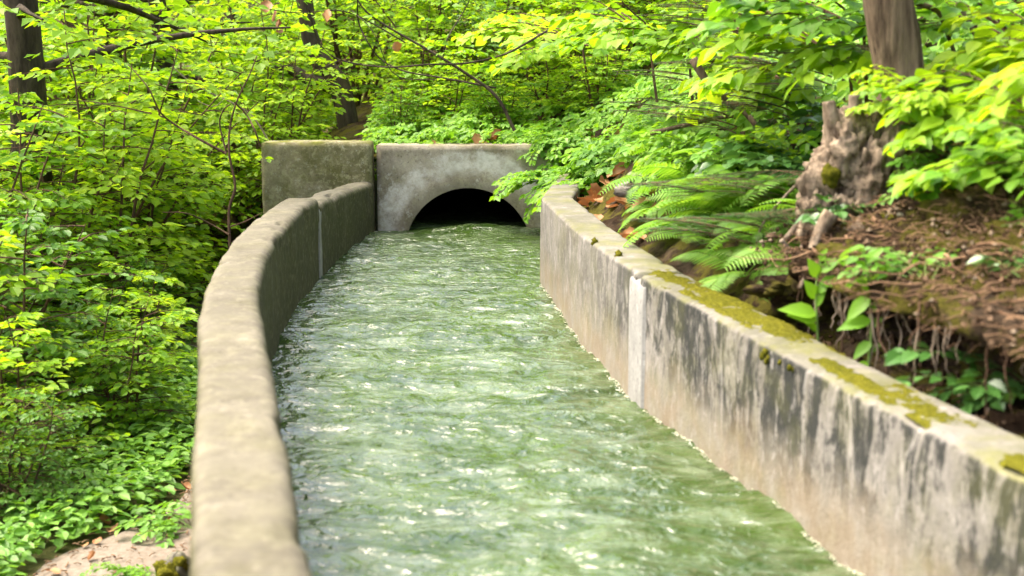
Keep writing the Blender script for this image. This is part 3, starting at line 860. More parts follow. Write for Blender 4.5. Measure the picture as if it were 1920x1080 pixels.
TREES = [tree_data(201, 7.5, .15, .16, 1.9, 28, .11, 'leaf_lime'), tree_data(202, 8.5, .17, .20, 2.1, 30, .11, 'leaf'), tree_data(203, 7.0, .13, .14, 1.8, 28, .12, 'leaf_lime')]
tree_spots = [(at_y(42, 60, 10.5).x, 10.5, 1, 'stout dark tree trunk standing at the upper corner of the thicket'),
              (at_y(188, 100, 13.5).x, 13.5, 0, 'dark slender tree behind the stout corner trunk in the thicket'),
              (at_y(350, 300, 14.5).x, 14.5, 2, 'dark slim tree rising behind the bare twiggy sapling left of the wing wall')]
for x, y, i, lab in tree_spots:
    o = plant('broadleaf_tree', TREES[i], (x, y, ground_z(x, y)), rr.uniform(0, 6), 1.0, parts=('trunk', 'branches', 'crown'))
    tag(o, lab, 'tree')
far = [(-9.5, 21), (-7.2, 24), (-5.6, 20.5), (-4.6, 25), (5.2, 21), (-11, 27), (-8.5, 29), (-3.4, 31), (3.9, 30), (6.5, 27), (-6, 32), (7.5, 23)]
for j, (x, y) in enumerate(far):
    z = max(ground_z(x, y), hill_z(x, y) if x > -2.9 else -9)
    o = plant('broadleaf_tree', TREES[j % 3], (x, y, z), rr.uniform(0, 6), rr.uniform(.85, 1.25), parts=('trunk', 'branches', 'crown'))
    tag(o, 'distant green broadleaf tree in the bright wood behind the tunnel', 'tree', 'distant trees of the wood')
# far wood beyond them
fo = Foliage()
for c in range(420):
    cx = rr.uniform(-26, 20); cyy = rr.uniform(34, 46)
    if abs(cx / cyy + .05) < .06 and rr.random() < .72: continue
    cz = rr.uniform(-1, 7.5 if abs(cx + 1) > 5 else 2.6) ; s = rr.uniform(.8, 1.6)
    for _ in range(46):
        p = Vector((cx + rr.gauss(0, s), cyy + rr.gauss(0, s), cz + rr.gauss(0, s * .6)))
        az = rr.random() * 6.28
        fo.add(p, (math.cos(az), math.sin(az), rr.uniform(-.5, .2)), (rr.gauss(0, .5), rr.gauss(0, .5), 1), rr.uniform(.18, .36))
tag(link('far_wood', fo.data('far_wood', LEAF_C, M['leaf_lime'])), 'pale sunny mass of far foliage beyond the trees', 'woodland', kind='stuff')

# ---- explicit trees and twigs seen against the leaves
def px_line(pts, y, n=None, jitter=0.0, seed=0):
    r_ = random.Random(seed)
    ps = [at_y(a, b, y + r_.uniform(-jitter, jitter)) for a, b in pts]
    return catmull(ps, n or max(6, 4 * len(ps)))
def taper(a, b, n): return [a + (b - a) * i / (n - 1) for i in range(n)]
YT = 13.2
bt = at_y(662, 262, YT)
ft = empty('forked_tree', (bt.x, YT, ground_z(bt.x, YT)))
tag(ft, 'dark crooked forked tree behind the top of the mossy wing wall', 'tree')
mb = MB(); L = px_line([(668, 470), (664, 330), (655, 262), (648, 200), (632, 145), (606, 118), (584, 70), (575, 20), (568, -60), (575, -240)], YT, 30)
mb.tube(L, taper(.125, .05, 30), 12, False, .18, 3); child(mb.build('trunk', M['bark_dark']), ft)
mb = MB(); L = px_line([(640, 170), (615, 158), (580, 150), (545, 130), (505, 122), (440, 90)], YT, 14); mb.tube(L, taper(.075, .02, 14), 8, False, .2, 8)
child(mb.build('branch', M['bark_dark']), ft)
mb = MB(); fo = Foliage(); r5 = random.Random(21)
for i in range(70):
    p = at_y(r5.uniform(430, 740), r5.uniform(-330, 40), YT + r5.uniform(-.7, .7)); az = r5.random() * 6.28
    spray(fo, mb, r5, p, (math.cos(az), math.sin(az), -.1), r5.uniform(.3, .55), .085, .05)
child(link('crown', fo.data('crown', LEAF_B, M['leaf'])), ft)

def twig_thing(name, label, cat, base, lines, y, mat, jit=.12, foliage=None, dead=None, group=None):
    o = empty(name, base); tag(o, label, cat, group)
    for i, (pts, r0, r1) in enumerate(lines):
        L = px_line(pts, y, None, jit if i else .02, i + 3); mb = MB(); mb.tube(L, taper(r0, r1, len(L)), 6, False, .1, i)
        child(mb.build('stem' if i == 0 else 'branch', mat), o)
    return o
b0 = at_y(432, 560, 9.1)
sp1 = twig_thing('twiggy_sapling', 'reddish bare stemmed sapling rising just left of the wing wall', 'sapling', (b0.x, 9.1, ground_z(b0.x, 9.1)),
    [([(436, 700), (435, 640), (434, 520), (430, 440), (430, 390), (441, 350), (430, 290), (431, 240), (444, 190), (468, 140), (482, 104)], .017, .004),
     ([(424, 288), (372, 260), (330, 235), (300, 210), (278, 165), (240, 120)], .010, .003),
     ([(310, 220), (240, 203), (180, 192), (140, 188)], .006, .003),
     ([(424, 285), (412, 232), (420, 205), (432, 196)], .007, .004),
     ([(488, 275), (478, 245), (462, 215), (440, 192)], .006, .005),
     ([(430, 440), (395, 420), (350, 400), (305, 398)], .006, .003),
     ([(432, 425), (460, 415), (490, 400)], .005, .003)], 9.1, M['twig'], .12)
fo = Foliage(); r5 = random.Random(31)
for i in range(46):
    p = at_y(r5.uniform(190, 450), r5.uniform(60, 300), 9.6 + r5.uniform(-.2, .9)); az = r5.random() * 6.28
    spray(fo, None, r5, p, (math.cos(az), math.sin(az), -.05), r5.uniform(.2, .4), .062, .036)
child(link('foliage', fo.data('foliage', LEAF_B, M['leaf_lime'])), sp1)
b0 = at_y(500, 262, 11.6)
twig_thing('pale_dead_branch', 'pale dry branch slanting down behind the wing wall corner', 'branch', (b0.x, 11.6, ground_z(b0.x, 11.6)),
    [([(512, 290), (500, 258), (470, 215), (430, 190), (390, 172), (350, 148), (322, 124)], .009, .006),
     ([(420, 186), (400, 200), (372, 190)], .004, .003)], 11.6, M['twig_pale'])
b0 = at_y(960, 235, 11.8)
arch = twig_thing('arching_sapling', 'dark bare arching branches leaning out above the portal', 'sapling', (b0.x, 11.8, hill_z(b0.x, 11.8)),
    [([(965, 245), (930, 180), (870, 135), (800, 92), (740, 58), (690, 25), (660, -15)], .014, .007),
     ([(1030, 55), (985, 82), (940, 104), (870, 119), (800, 121), (730, 126), (660, 118), (620, 104), (596, 75), (580, 20)], .010, .005),
     ([(930, 165), (830, 146), (760, 134), (715, 112), (690, 80), (672, 40), (670, -10)], .008, .005),
     ([(760, 80), (700, 45), (640, 20), (560, 24), (490, 14), (440, -5)], .006, .003),
     ([(830, 110), (840, 70), (870, 20), (885, -10)], .006, .004),
     ([(640, 112), (600, 130), (570, 150)], .005, .003),
     ([(820, 150), (740, 140), (700, 60), (660, 20)], .004, .003)], 11.2, M['bark_dark'], .2)
def dead_leaf_data(seed, s=1.0):
    r_ = random.Random(seed); n, m = 9, 6; V = []; F = []; a1, a2 = r_.uniform(.5, 1.6), r_.uniform(-1.2, 1.2)
    for i in range(n + 1):
        y = i / n; w = .40 * math.sin(math.pi * min(1, y * .93 + .04)) ** .8
        w *= 1 + .12 * math.sin(i * 2.6 + seed)
        for j in range(m + 1):
            u = (j / m * 2 - 1); th = u * a1
            x = w * math.sin(th) / max(.4, a1) * 1.4; z = w * (1 - math.cos(th)) * .9 + .16 * math.sin(y * 3 + seed) + .03 * math.sin(9 * y + 5 * u + seed)
            zz = z + a2 * .35 * (y - .5) ** 2 + u * .12 * math.sin(y * 4 + seed)
            V.append((x * s, (y - .5) * s, zz * s))
    for i in range(n):
        for j in range(m):
            b = i * (m + 1) + j; F.append((b, b + 1, b + m + 2, b + m + 1))
    return mesh('dead_leaf', V, F, M['dead_leaf'])
DEAD = [dead_leaf_data(i) for i in range(1, 5)]
for i, (px, py, s) in enumerate([(500, 12, .10), (520, 48, .12), (515, 30, .09), (614, 30, .10), (745, 88, .08)]):
    o = link('withered_leaf', DEAD[i % 4]); p = at_y(px, py, 11.1); o.location = p; o.scale = (s,) * 3; o.rotation_euler = (1.4 + .2 * i, .5 * i, i)
    o.parent = arch; o.matrix_parent_inverse = Matrix.Translation(-Vector(arch.location))
fo = Foliage(); r5 = random.Random(41)
for i in range(22):
    p = at_y(r5.uniform(820, 960), r5.uniform(-30, 130), 11.3 + r5.uniform(-.3, .5)); az = r5.random() * 6.28
    spray(fo, None, r5, p, (math.cos(az), math.sin(az), -.1), r5.uniform(.2, .35), .075, .05)
for i in range(12):
    p = at_y(r5.uniform(420, 700), r5.uniform(-50, 30), 11.3 + r5.uniform(-.3, .5)); az = r5.random() * 6.28
    spray(fo, None, r5, p, (math.cos(az), math.sin(az), -.1), r5.uniform(.2, .35), .085, .05)
child(link('foliage', fo.data('foliage', LEAF_A, M['leaf'])), arch)

# ---- ground cover beside the path and over the forest floor
fo = Foliage(); r5 = random.Random(51)
for _ in range(5200):
    y = r5.uniform(4.3, 9.5); x = path_left(y) - .02 - abs(r5.gauss(0, .40)) + .05 * noise.noise(Vector((y * 3, 0, 0)))
    h = r5.uniform(.02, .11) * (0.4 + 0.9 * min(1, (path_left(y) + .1 - x) / .2))
    az = r5.random() * 6.28; p = Vector((x, y, ground_z(x, y) + h))
    fo.add(p, (math.cos(az), math.sin(az), r5.uniform(-.3, .15)), (r5.gauss(0, .3), r5.gauss(0, .3), 1), r5.uniform(.036, .074))
tag(link('ground_cover', fo.data('ground_cover', LEAF_B, M['leaf_ground'])), 'low bright green leaves carpeting the edge of the dirt path', 'ground cover', kind='stuff')
fo = Foliage()
for _ in range(6000):
    y = r5.uniform(9, 24); x = r5.uniform(-.45 * y, -2.2)
    az = r5.random() * 6.28
    fo.add((x, y, ground_z(x, y) + r5.uniform(.02, .25)), (math.cos(az), math.sin(az), r5.uniform(-.3, .2)), (r5.gauss(0, .3), r5.gauss(0, .3), 1), r5.uniform(.06, .12))
tag(link('undergrowth', fo.data('undergrowth', LEAF_B, M['leaf'])), 'low undergrowth leaves under the thicket shrubs', 'undergrowth', kind='stuff')

mb = MB(); r5 = random.Random(57)
for _ in range(420):
    y = r5.uniform(4.2, 6.4); x = xl_s(y) - TH - r5.random() ** .8 * path_w(y); z = ground_z(x, y) + .022; az = r5.random() * 6.28; ln = r5.uniform(.008, .045)
    d = Vector((math.cos(az), math.sin(az), 0)) * ln; p = Vector((x, y, z)); mb.tube([p, p + d * .5 + Vector((0, 0, .004)), p + d], r5.uniform(.001, .0035), 4)
tag(mb.build('path_litter', M['litter']), 'small twigs and crumbs scattered over the dirt path', 'litter', kind='stuff')
for j in range(14):
    y = r5.uniform(4.6, 6.2); x = path_left(y) + r5.uniform(-.12, .22)
    o = link('path_leaf', DEAD[j % 4]); sc_ = r5.uniform(.03, .06); o.scale = (sc_,) * 3; o.location = (x, y, ground_z(x, y) + .03); o.rotation_euler = (r5.uniform(-.3, .3), r5.uniform(-.3, .3), r5.random() * 6)
    tag(o, 'small brown dead leaf lying at the edge of the dirt path', 'leaf', 'dead leaves along the path edge')

# ---- creeping leaves over the slope and the tunnel roof
fo = Foliage(); r5 = random.Random(61)
def bare(x, y):
    p = Vector((x, y))
    for (a, b, r_) in ((.74, 8.05, .27), (.98, 8.6, .26), (.62, 7.4, .2), (.62, 8.9, .2), (.9, 7.0, .18)):
        if (p - Vector((a, b))).length < r_ * (1 + .4 * noise.noise(Vector((x * 6, y * 6, 0)))): return True
    return False
n = 0
while n < 9000:
    y = r5.uniform(5.6, 13.8)
    if y < YF + .2: x = x_out(y) + r5.uniform(.02, 1.0) ** 1.0 * 2.4 + (.15 if y < 8.8 else -.15)
    else: x = r5.uniform(-1.3 + .25 * r5.random(), 3.0)
    if bare(x, y): continue
    if y < 8.9 and x < x_out(y) + .30 and r5.random() < .85: continue
    if y < YF + .2 and x < x_out(y) and y < 9.6: continue
    dens = noise.noise(Vector((x * 2.2, y * 2.2, 8)))
    if dens < -.25 and r5.random() < .7: continue
    if y < 8.8 and x > x_out(y) + .5 and r5.random() < .5: continue
    z = hill_z(x, y) if x > x_out(y) or y > YF + .2 else .5
    h = r5.uniform(.01, .16) * (1 + dens)
    d = Vector((-.75 + r5.gauss(0, .5), -.5 + r5.gauss(0, .5), r5.uniform(-.75, -.05)))
    nn = Vector((-.5 + r5.gauss(0, .3), -.35 + r5.gauss(0, .3), 1))
    # a sprig of three to five leaflets
    fo.add((x, y, z + h), d, nn, r5.uniform(.05, .095))
    dn = d.normalized(); sd = dn.cross(Vector((0, 0, 1))).normalized()
    for s_ in (-1, 1):
        fo.add(Vector((x, y, z + h)) - dn * .012, dn * .5 + sd * s_ + Vector((0, 0, -.1)), nn, r5.uniform(.04, .075))
    n += 1
tag(link('creeping_leaves', fo.data('creeping_leaves', LEAF_B, M['leaf_slope'])), 'small bright creeping leaves covering the slope above the portal', 'creeper', kind='stuff')

# leafy plants spilling over the corner of the portal and along the slope
def trailing_data(seed, n, L, leaf, mat):
    rr_ = random.Random(seed); fo = Foliage(); mb = MB()
    for i in range(n):
        az = rr_.uniform(2.2, 4.8); d = Vector((math.cos(az), math.sin(az), rr_.uniform(.2, .9)))
        spray(fo, mb, rr_, (rr_.gauss(0, .05), rr_.gauss(0, .05), 0), d, L * rr_.uniform(.6, 1.1), leaf, leaf * .55, .0025, sag=3.2, pair=True, tilt=.3)
    return mb.data('stems', M['stem']), fo.data('foliage', LEAF_A, M[mat])
TRAIL = [trailing_data(301, 16, .42, .052, 'leaf_slope'), trailing_data(302, 14, .36, .060, 'leaf_ground'), trailing_data(303, 18, .46, .048, 'leaf_slope')]
tr_sp = [(1108, 275, 9.7), (1090, 235, 10.4), (1125, 320, 9.2), (1080, 258, 10.7), (1060, 240, 11.15), (1115, 250, 10.1), (1100, 222, 10.9), (1010, 240, 11.3), (955, 238, 11.4), (890, 250, 11.4), (820, 252, 11.4), (760, 246, 11.5), (1130, 250, 9.4), (1180, 220, 9.2), (1060, 210, 10.5),
         (1120, 180, 10.2), (1000, 190, 11.6), (930, 200, 12), (850, 205, 12.2), (1200, 160, 9.3), (1290, 200, 8.4), (1340, 290, 7.2), (1380, 350, 6.7), (1420, 290, 6.6), (1480, 250, 6.2)]
for j, (px, py, y) in enumerate(tr_sp):
    p = at_y(px, py, y); z = max(p.z - .03, hill_z(p.x, y) - .02)
    z = hill_z(p.x, y) - .02 if abs(z - hill_z(p.x, y)) > .35 else z
    o = plant('trailing_plant', TRAIL[j % 3], (p.x + (.30 if j in (0, 3, 5) else .10 if j < 7 else 0), y, hill_z(p.x, y) - .01), r5.uniform(-.5, .5), r5.uniform(.8, 1.25))
    if j == 0: tag(o, 'leafy trailing plant hanging over the corner between portal and right wall', 'plant')
    else: tag(o, 'leafy trailing plant spilling down the slope beside the portal', 'plant', 'trailing plants on the slope')

for j, (x, y) in enumerate([(.40, 11.02), (.50, 10.97), (.60, 11.05), (.66, 10.95)]):
    tag(plant('trailing_plant', TRAIL[j % 3], (x, y, .665 if j < 3 else .56), .5 + .2 * j, 1.0), 'leafy trailing plant hanging over the buried right end of the headwall', 'plant', 'trailing plants over the headwall end')

# ---- ferns
def fern_data(seed, n, L):
    rr_ = random.Random(seed); out = []
    for i in range(n):
        az = 2 * math.pi * (i + rr_.random() * .7) / n; fo = []
        V = []; F = []
        d = Vector((math.cos(az), math.sin(az), rr_.uniform(.55, 1.1))).normalized(); q = Vector((0, 0, 0)); ln = L * rr_.uniform(.7, 1.1)
        m = 24; pts = [q.copy()]
        P, D, N, S = [], [], [], []
        for k in range(m):
            d = (d + Vector((0, 0, -.055)) + Vector((rr_.gauss(0, .01), rr_.gauss(0, .01), 0))).normalized(); q = q + d * ln / m; pts.append(q.copy())
            if k < 4: continue
            g = k / m; sz = ln * .22 * math.sin(math.pi * min(1, .12 + g * .86)) ** .8 + .006
            h = d.cross(Vector((0, 0, 1))).normalized(); up = h.cross(d)
            for s in (-1, 1):
                P.append(q); D.append(h * s + d * .35 + Vector((0, 0, -.12))); N.append(up); S.append(sz * rr_.uniform(.9, 1.05))
        TV = np.array([(0, 0, 0), (-.085, .10, .02), (-.075, .55, 0), (0, 1, -.06), (.075, .55, 0), (.085, .10, .02)])
        V, F = leaves(P, D, N, S, (TV, [(0, 3, 2, 1), (0, 5, 4, 3)]))
        mb = MB(); mb.V = [tuple(v) for v in V]; mb.F = list(F); mb.tube(pts[::5], taper(.003, .001, len(pts[::5])), 4, False)
        out.append(mb.data('frond', M['fern'], False))
    return out
FERNS = [fern_data(401, 9, .46), fern_data(402, 8, .40), fern_data(403, 10, .50)]
fern_sp = [(1270, 345, 7.6, 'bright fern beside the grey stony patch of the slope'), (1235, 430, 6.9, 'fern leaning over the wall top below the stony patch'),
           (1300, 475, 6.3, 'fern arching behind the mossy wall top by the joint strip'), (1370, 490, 5.9, 'dark green fern low behind the mossy wall top'),
           (1480, 395, 5.6, 'pale feathery fern beside the gnarled stump'), (1420, 440, 5.7, 'fern between the feathery fern and the mossy wall'),
           (1330, 400, 6.6, 'fern halfway up the slope under the leafy branches'), (1460, 480, 5.35, 'fern at the end of the crumbling earth bank'), (1250, 380, 7.2, 'small fern at the edge of the bare soil'),
           (1400, 380, 6.2, 'fern on the slope behind the feathery fern'),
           (1500, 450, 5.0, 'fern right under the stump roots'), (1360, 440, 6.1, 'fern between the slope soil and the dark conifer sprig')]
for j, (px, py, y, lab) in enumerate(fern_sp):
    p = at_y(px, py, y); x = max(p.x, x_out(y) + .12)
    o = empty('fern', (x, y, hill_z(x, y) - .01), r5.uniform(0, 6.28)); o.scale = (r5.uniform(.62, .82) * (1.2 if px > 1290 else 1),) * 3
    o.rotation_euler = (r5.uniform(.1, .35), r5.uniform(-.5, -.2), o.rotation_euler.z)
    for d in FERNS[j % 3]: link('frond', d, o)
    tag(o, lab, 'fern')

# ---- conifer sprigs on the slope
def conifer_data(seed, L):
    rr_ = random.Random(seed); mb = MB(); P, D, N, S = [], [], [], []
    def twig(p, d, ln, depth):
        q = Vector(p); d = Vector(d).normalized(); n = int(ln / .010); pts = [q.copy()]
        for k in range(n):
            d = (d + Vector((rr_.gauss(0, .02), rr_.gauss(0, .02), -.010))).normalized(); q = q + d * ln / n; pts.append(q.copy())
            h = d.cross(Vector((0, 0, 1))).normalized(); up = h.cross(d)
            for s in (-1, 1):
                P.append(q.copy()); D.append(h * s + d * .55 + up * rr_.uniform(-.1, .25)); N.append(up); S.append(.024 * rr_.uniform(.8, 1.1) * (1 - .4 * (k / n) ** 3))
            if depth and k % 5 == 4 and k < n - 4:
                for s in (-1, 1): twig(q, h * s + d * .8, (ln - k * .01) * .55, depth - 1)
        mb.tube(pts[::4] if len(pts) > 8 else pts, taper(.004 if depth else .002, .001, len(pts[::4] if len(pts) > 8 else pts)), 4, False)
    for i in range(4):
        az = 2.6 + i * .6 + rr_.gauss(0, .15); twig((0, 0, .03 * i), (math.cos(az), math.sin(az), .35), L * rr_.uniform(.8, 1.1), 1)
    TV = np.array([(-.06, 0, 0), (-.07, .7, 0), (0, 1, 0), (.07, .7, 0), (.06, 0, 0)])
    V, F = leaves(P, D, N, S, (TV, [(0, 4, 3, 2, 1)]))
    return mb.data('twigs', M['twig']), mesh('needles', V, F, M['needle'], False)
CON = [conifer_data(501, .55), conifer_data(502, .48)]
for j, (px, py, y, lab) in enumerate([(1400, 425, 5.9, 'dark flat conifer sprig reaching over the ferns'), (1440, 500, 5.3, 'dark conifer sprig drooping close above the mossy wall'),
        (1330, 165, 7.4, 'dark conifer sprig under the hanging bright leaves'), (1450, 60, 6.4, 'dark conifer sprig at the top edge of the slope'), (1380, 250, 6.8, 'dark conifer sprig halfway up beside the bent brown stem'),
        (1480, 130, 6.6, 'dark conifer sprig behind the sunlit long leaved sapling'), (1350, 60, 7.6, 'dark conifer sprig high up on the slope'), (1300, 230, 7.6, 'dark conifer sprig over the fallen branch'), (1560, 160, 6.0, 'dark conifer sprig just left of the trunk'), (1480, 220, 6.2, 'dark conifer sprig above the stump')]):
    p = at_y(px, py, y)
    o = plant('conifer_sprig', CON[j % 2], (p.x, y, max(p.z, hill_z(p.x, y))), r5.uniform(-.3, .3), r5.uniform(1.0, 1.3), parts=('twigs', 'needles')); tag(o, lab, 'conifer')

# ---- broad-leaved saplings on the slope
def sapling_data(seed, n, L, leaf, mat, az0, az1, tpl=None):
    rr_ = random.Random(seed); fo = Foliage(); mb = MB()
    for i in range(n):
        az = rr_.uniform(az0, az1); d = Vector((math.cos(az), math.sin(az), rr_.uniform(.2, 1.0))).normalized()
        ln = L * rr_.uniform(.6, 1.1); q = Vector((rr_.gauss(0, .03), rr_.gauss(0, .03), -.05)); pts = [q.copy()]
        for k in range(8):
            d = (d + Vector((rr_.gauss(0, .06), rr_.gauss(0, .06), -.07))).normalized(); q = q + d * ln / 8; pts.append(q.copy())
            if k >= 2:
                for s in (-1, 1):
                    h = Vector((d.y, -d.x, 0)).normalized() * s
                    spray(fo, mb, rr_, q, d + h * .9 + Vector((0, 0, rr_.uniform(-.3, .1))), ln * .32 * rr_.uniform(.6, 1.1), leaf, leaf * .62, .0022, sag=1.2, tilt=.3)
        mb.tube(pts, taper(.007, .002, 9), 5, False)
    return mb.data('stems', M['twig']), fo.data('foliage', tpl or LEAF_BROAD, M[mat])
SAP = [sapling_data(601, 7, .75, .085, 'leaf_lime', 2.0, 4.6), sapling_data(602, 6, .65, .095, 'leaf_slope', 2.2, 4.4), sapling_data(603, 6, .70, .085, 'leaf', 1.8, 4.6)]
SAP.append(sapling_data(604, 6, .72, .125, 'leaf_lime', 2.0, 4.4, T_leaf(.31, .07, .22)))
sap_sp = [(1290, 60, 8.8, 0, 1.0, 'lime green sapling hanging its leaves over the slope above the portal corner'),
          (1400, 30, 8.2, 2, 1.0, 'mid green sapling at the top of the slope behind the lime one'),
          (1500, 140, 6.9, 3, .8, 'broad leaved sapling with drooping leaves in the middle of the slope'),
          (1590, 80, 6.1, 3, .85, 'sunlit sapling with large leaves just left of the right hand trunk'),
          (1620, 10, 5.9, 1, .9, 'sapling with hanging leaves at the top edge beside the trunk'),
          (1215, 30, 10.5, 2, 1.2, 'leafy sapling far up the slope above the portal'),
          (1090, 60, 12.2, 0, 1.3, 'pale leafy sapling standing on the tunnel roof'),
          (2060, 250, 4.35, 3, .8, 'blurred bright sapling close to the camera in front of the bank top'),
          (2080, 110, 4.7, 3, .9, 'blurred sapling with long bright leaves in the upper right corner'),
          (1850, 200, 4.6, 3, .45, 'small bright sapling hanging in front of the trunk base'),
          (2090, 380, 4.1, 1, .65, 'blurred leafy sapling leaning in over the root bank from the right'),
          (1740, 150, 4.75, 3, .34, 'small leafy sprig crossing in front of the trunk foot'), (1900, 20, 5.6, 1, .9, 'leafy sapling behind the trunk at the top edge'),
          (1520, 330, 6.0, 2, .5, 'dark leaved sapling beside the gnarled stump')]
for px, py, y, i, s, lab in sap_sp:
    p = at_y(px, py, y)
    o = plant('leafy_sapling', SAP[i], (p.x, y, p.z - .05), r5.uniform(-.4, .4), s); tag(o, lab, 'sapling')
    gap = p.z - .05 - hill_z(p.x, y)
    if gap > .05:
        mb = MB(); mb.tube([(0, 0, 0), (.04, .02, -gap * .5 / s), (.10, .05, (-gap - .1) / s)], [.007, .009, .012], 6, False); mb.build('lower_stem', M['twig'], o)
    elif gap < 0: o.location.z = hill_z(p.x, y)

# ivy-like glossy plants
for j, (x_, y_, lab) in enumerate([(.16, 5.25, 'lush fern behind the mossiest stretch of the right wall'), (.30, 5.55, 'lush fern leaning left just past the end of the earth bank'), (.18, 5.85, 'lush fern behind the pale joint strip of the right wall'), (.40, 5.1, 'lush fern between stump roots and mossy wall'), (.22, 6.3, 'lush fern at the lower end of the bare soil by the wall'), (.55, 5.6, 'upper fern of the clump left of the stump')]):
    x_ += x_out(y_); o = empty('fern', (x_, y_, hill_z(x_, y_)), j * 1.1); o.scale = (r5.uniform(.62, .8),) * 3; o.rotation_euler = (.15, -.25, j * 1.1)
    for d in FERNS[j % 3]: link('frond', d, o)
    tag(o, lab, 'fern')
for j, (x_, y_, lab) in enumerate([(.30, 5.0, 'dark conifer sprig low over the mossy wall between two ferns'), (.38, 5.4, 'dark conifer sprig in the middle of the fern clump'), (.35, 6.0, 'dark conifer sprig behind the joint strip')]):
    x_ += x_out(y_); tag(plant('conifer_sprig', CON[j % 2], (x_, y_, hill_z(x_, y_) + .06), .2 * j, .8, parts=('twigs', 'needles')), lab, 'conifer')
IVY = [trailing_data(311, 10, .30, .075, 'leaf_ivy'), trailing_data(312, 8, .26, .07, 'leaf_ivy')]
for j, (px, py, y) in enumerate([(1500, 300, 6.0), (1450, 240, 6.4), (1530, 230, 5.9), (1400, 310, 6.5), (1890, 380, 4.7), (1560, 330, 5.7), (1620, 60, 6.2)]):
    p = at_y(px, py, y)
    tag(plant('glossy_plant', IVY[j % 2], (p.x, y, hill_z(p.x, y)), r5.uniform(-.5, .5), r5.uniform(.9, 1.2)), 'dark glossy leaved plant on the shady slope near the stump', 'plant', 'dark glossy plants on the slope')

# ---- right tree, stump, bank details
YTR = 5.05
bx = at_y(1697, 340, YTR)
tr = empty('tree', (bx.x, YTR, hill_z(bx.x, YTR))); tag(tr, 'brown tree trunk rising from the bank behind the gnarled stump', 'tree')
L = px_line([(1712, 420), (1698, 335), (1690, 210), (1685, 130), (1664, 0), (1640, -160), (1630, -400), (1650, -900), (1640, -1500)], YTR, 60)
mb = MB(); rad = [(.115 if i == 0 else .075 + .03 * max(0, 1 - i / 5) + .012 * min(1, i / 12)) * (1 - .004 * i) for i in range(60)]
mb.tube(L, rad, 28, False, .10, 2); child(mb.build('trunk', M['bark']), tr)
fo = Foliage(); cb = MB(); r5 = random.Random(71); top = L[-1]
for i in range(26):
    base = L[r5.randrange(38, 59)]; az = r5.random() * 6.28; d = Vector((math.cos(az), math.sin(az), r5.uniform(.1, .6))).normalized(); ln = r5.uniform(.7, 1.5)
    bp = [base + d * ln * k / 5 + Vector((0, 0, -.05 * k * k / 5)) for k in range(6)]; cb.tube(bp, taper(.022, .006, 6), 5, False)
    for k in range(8): 
        az2 = r5.random() * 6.28; spray(fo, None, r5, bp[r5.randrange(2, 6)], d * .5 + Vector((math.cos(az2), math.sin(az2), 0)), r5.uniform(.3, .6), .09, .055)
child(cb.build('branches', M['bark']), tr); child(link('crown', fo.data('crown', LEAF_C, M['leaf'])), tr)

YS = 4.85
sb = at_y(1610, 400, YS)
st = empty('tree_stump', (sb.x, YS, hill_z(sb.x, YS) - .02)); tag(st, 'gnarled pale root stump with sawn stubs on the bank edge', 'stump')
def lump(cs, n=40, m=56, amp=.5, seed=0, fib=0.0):
    """one gnarled body about a centre"""
    c, rx, ry, rz_ = cs; V = []; F = []
    for i in range(n + 1):
        th = math.pi * i / n
        for j in range(m):
            ph = 2 * math.pi * j / m
            d = Vector((math.sin(th) * math.cos(ph), math.sin(th) * math.sin(ph), math.cos(th)))
            e_ = Vector((d.x, d.y, d.z * .55)); k = 1 + amp * (noise.noise(d * 1.5 + Vector((seed, 0, 0))) + .35 * (.3 - abs(noise.noise(e_ * 3.0 + Vector((0, seed, 0))))) + .28 * noise.noise(e_ * 7) + .2 * noise.noise(Vector((e_.x * 18, e_.y * 18, e_.z * 9))))
            if fib: k += fib * (noise.noise(Vector((d.x * 13, d.y * 13, d.z * 3.5 + seed))) + .7 * (.3 - abs(noise.noise(Vector((d.x * 6 + d.z * 2, d.y * 6, d.z * 2 + seed))))) * 2 + .6 * noise.noise(d * 26))
            V.append(c + Vector((d.x * rx, d.y * ry, d.z * rz_)) * k)
    for i in range(n):
        for j in range(m): F.append((i * m + j, (i + 1) * m + j, (i + 1) * m + (j + 1) % m, i * m + (j + 1) % m))
    return V, F
mb = MB(); V, F = lump((at_y(1625, 345, YS), .19, .14, .20), 90, 130, seed=4, amp=.62, fib=.13); mb.add(V, F)
V, F = lump((at_y(1590, 290, YS - .02), .10, .09, .13), 60, 80, seed=9, amp=.6, fib=.13); mb.add(V, F)
V, F = lump((at_y(1555, 375, YS - .05), .08, .07, .11), 60, 80, seed=14, amp=.6, fib=.13); mb.add(V, F)
V, F = lump((at_y(1585, 415, YS - .10), .075, .06, .10), 60, 80, seed=17, amp=.7, fib=.16); mb.add(V, F)
V, F = lump((at_y(1530, 415, YS - .10), .05, .05, .08), 50, 60, seed=19, amp=.7, fib=.16); mb.add(V, F)
V, F = lump((at_y(1675, 390, YS - .02), .09, .07, .11), 60, 80, seed=23, amp=.7, fib=.16); mb.add(V, F)
child(mb.build('root_crown', M['stump']), st)
for pts, r0, r1 in (([(1580, 300), (1564, 250), (1554, 190)], .036, .021), ([(1600, 290), (1602, 240), (1602, 178)], .030, .021), ([(1640, 320), (1640, 270), (1612, 215)], .026, .014), ([(1545, 345), (1535, 322), (1518, 320)], .03, .02)):
    mb = MB(); L = px_line(pts, YS - .04, 12); L = catmull(L, 26); mb.tube(L, taper(r0, r1, 26), 20, True, .28, r0 * 99); child(mb.build('sawn_stub', M['stump']), st)
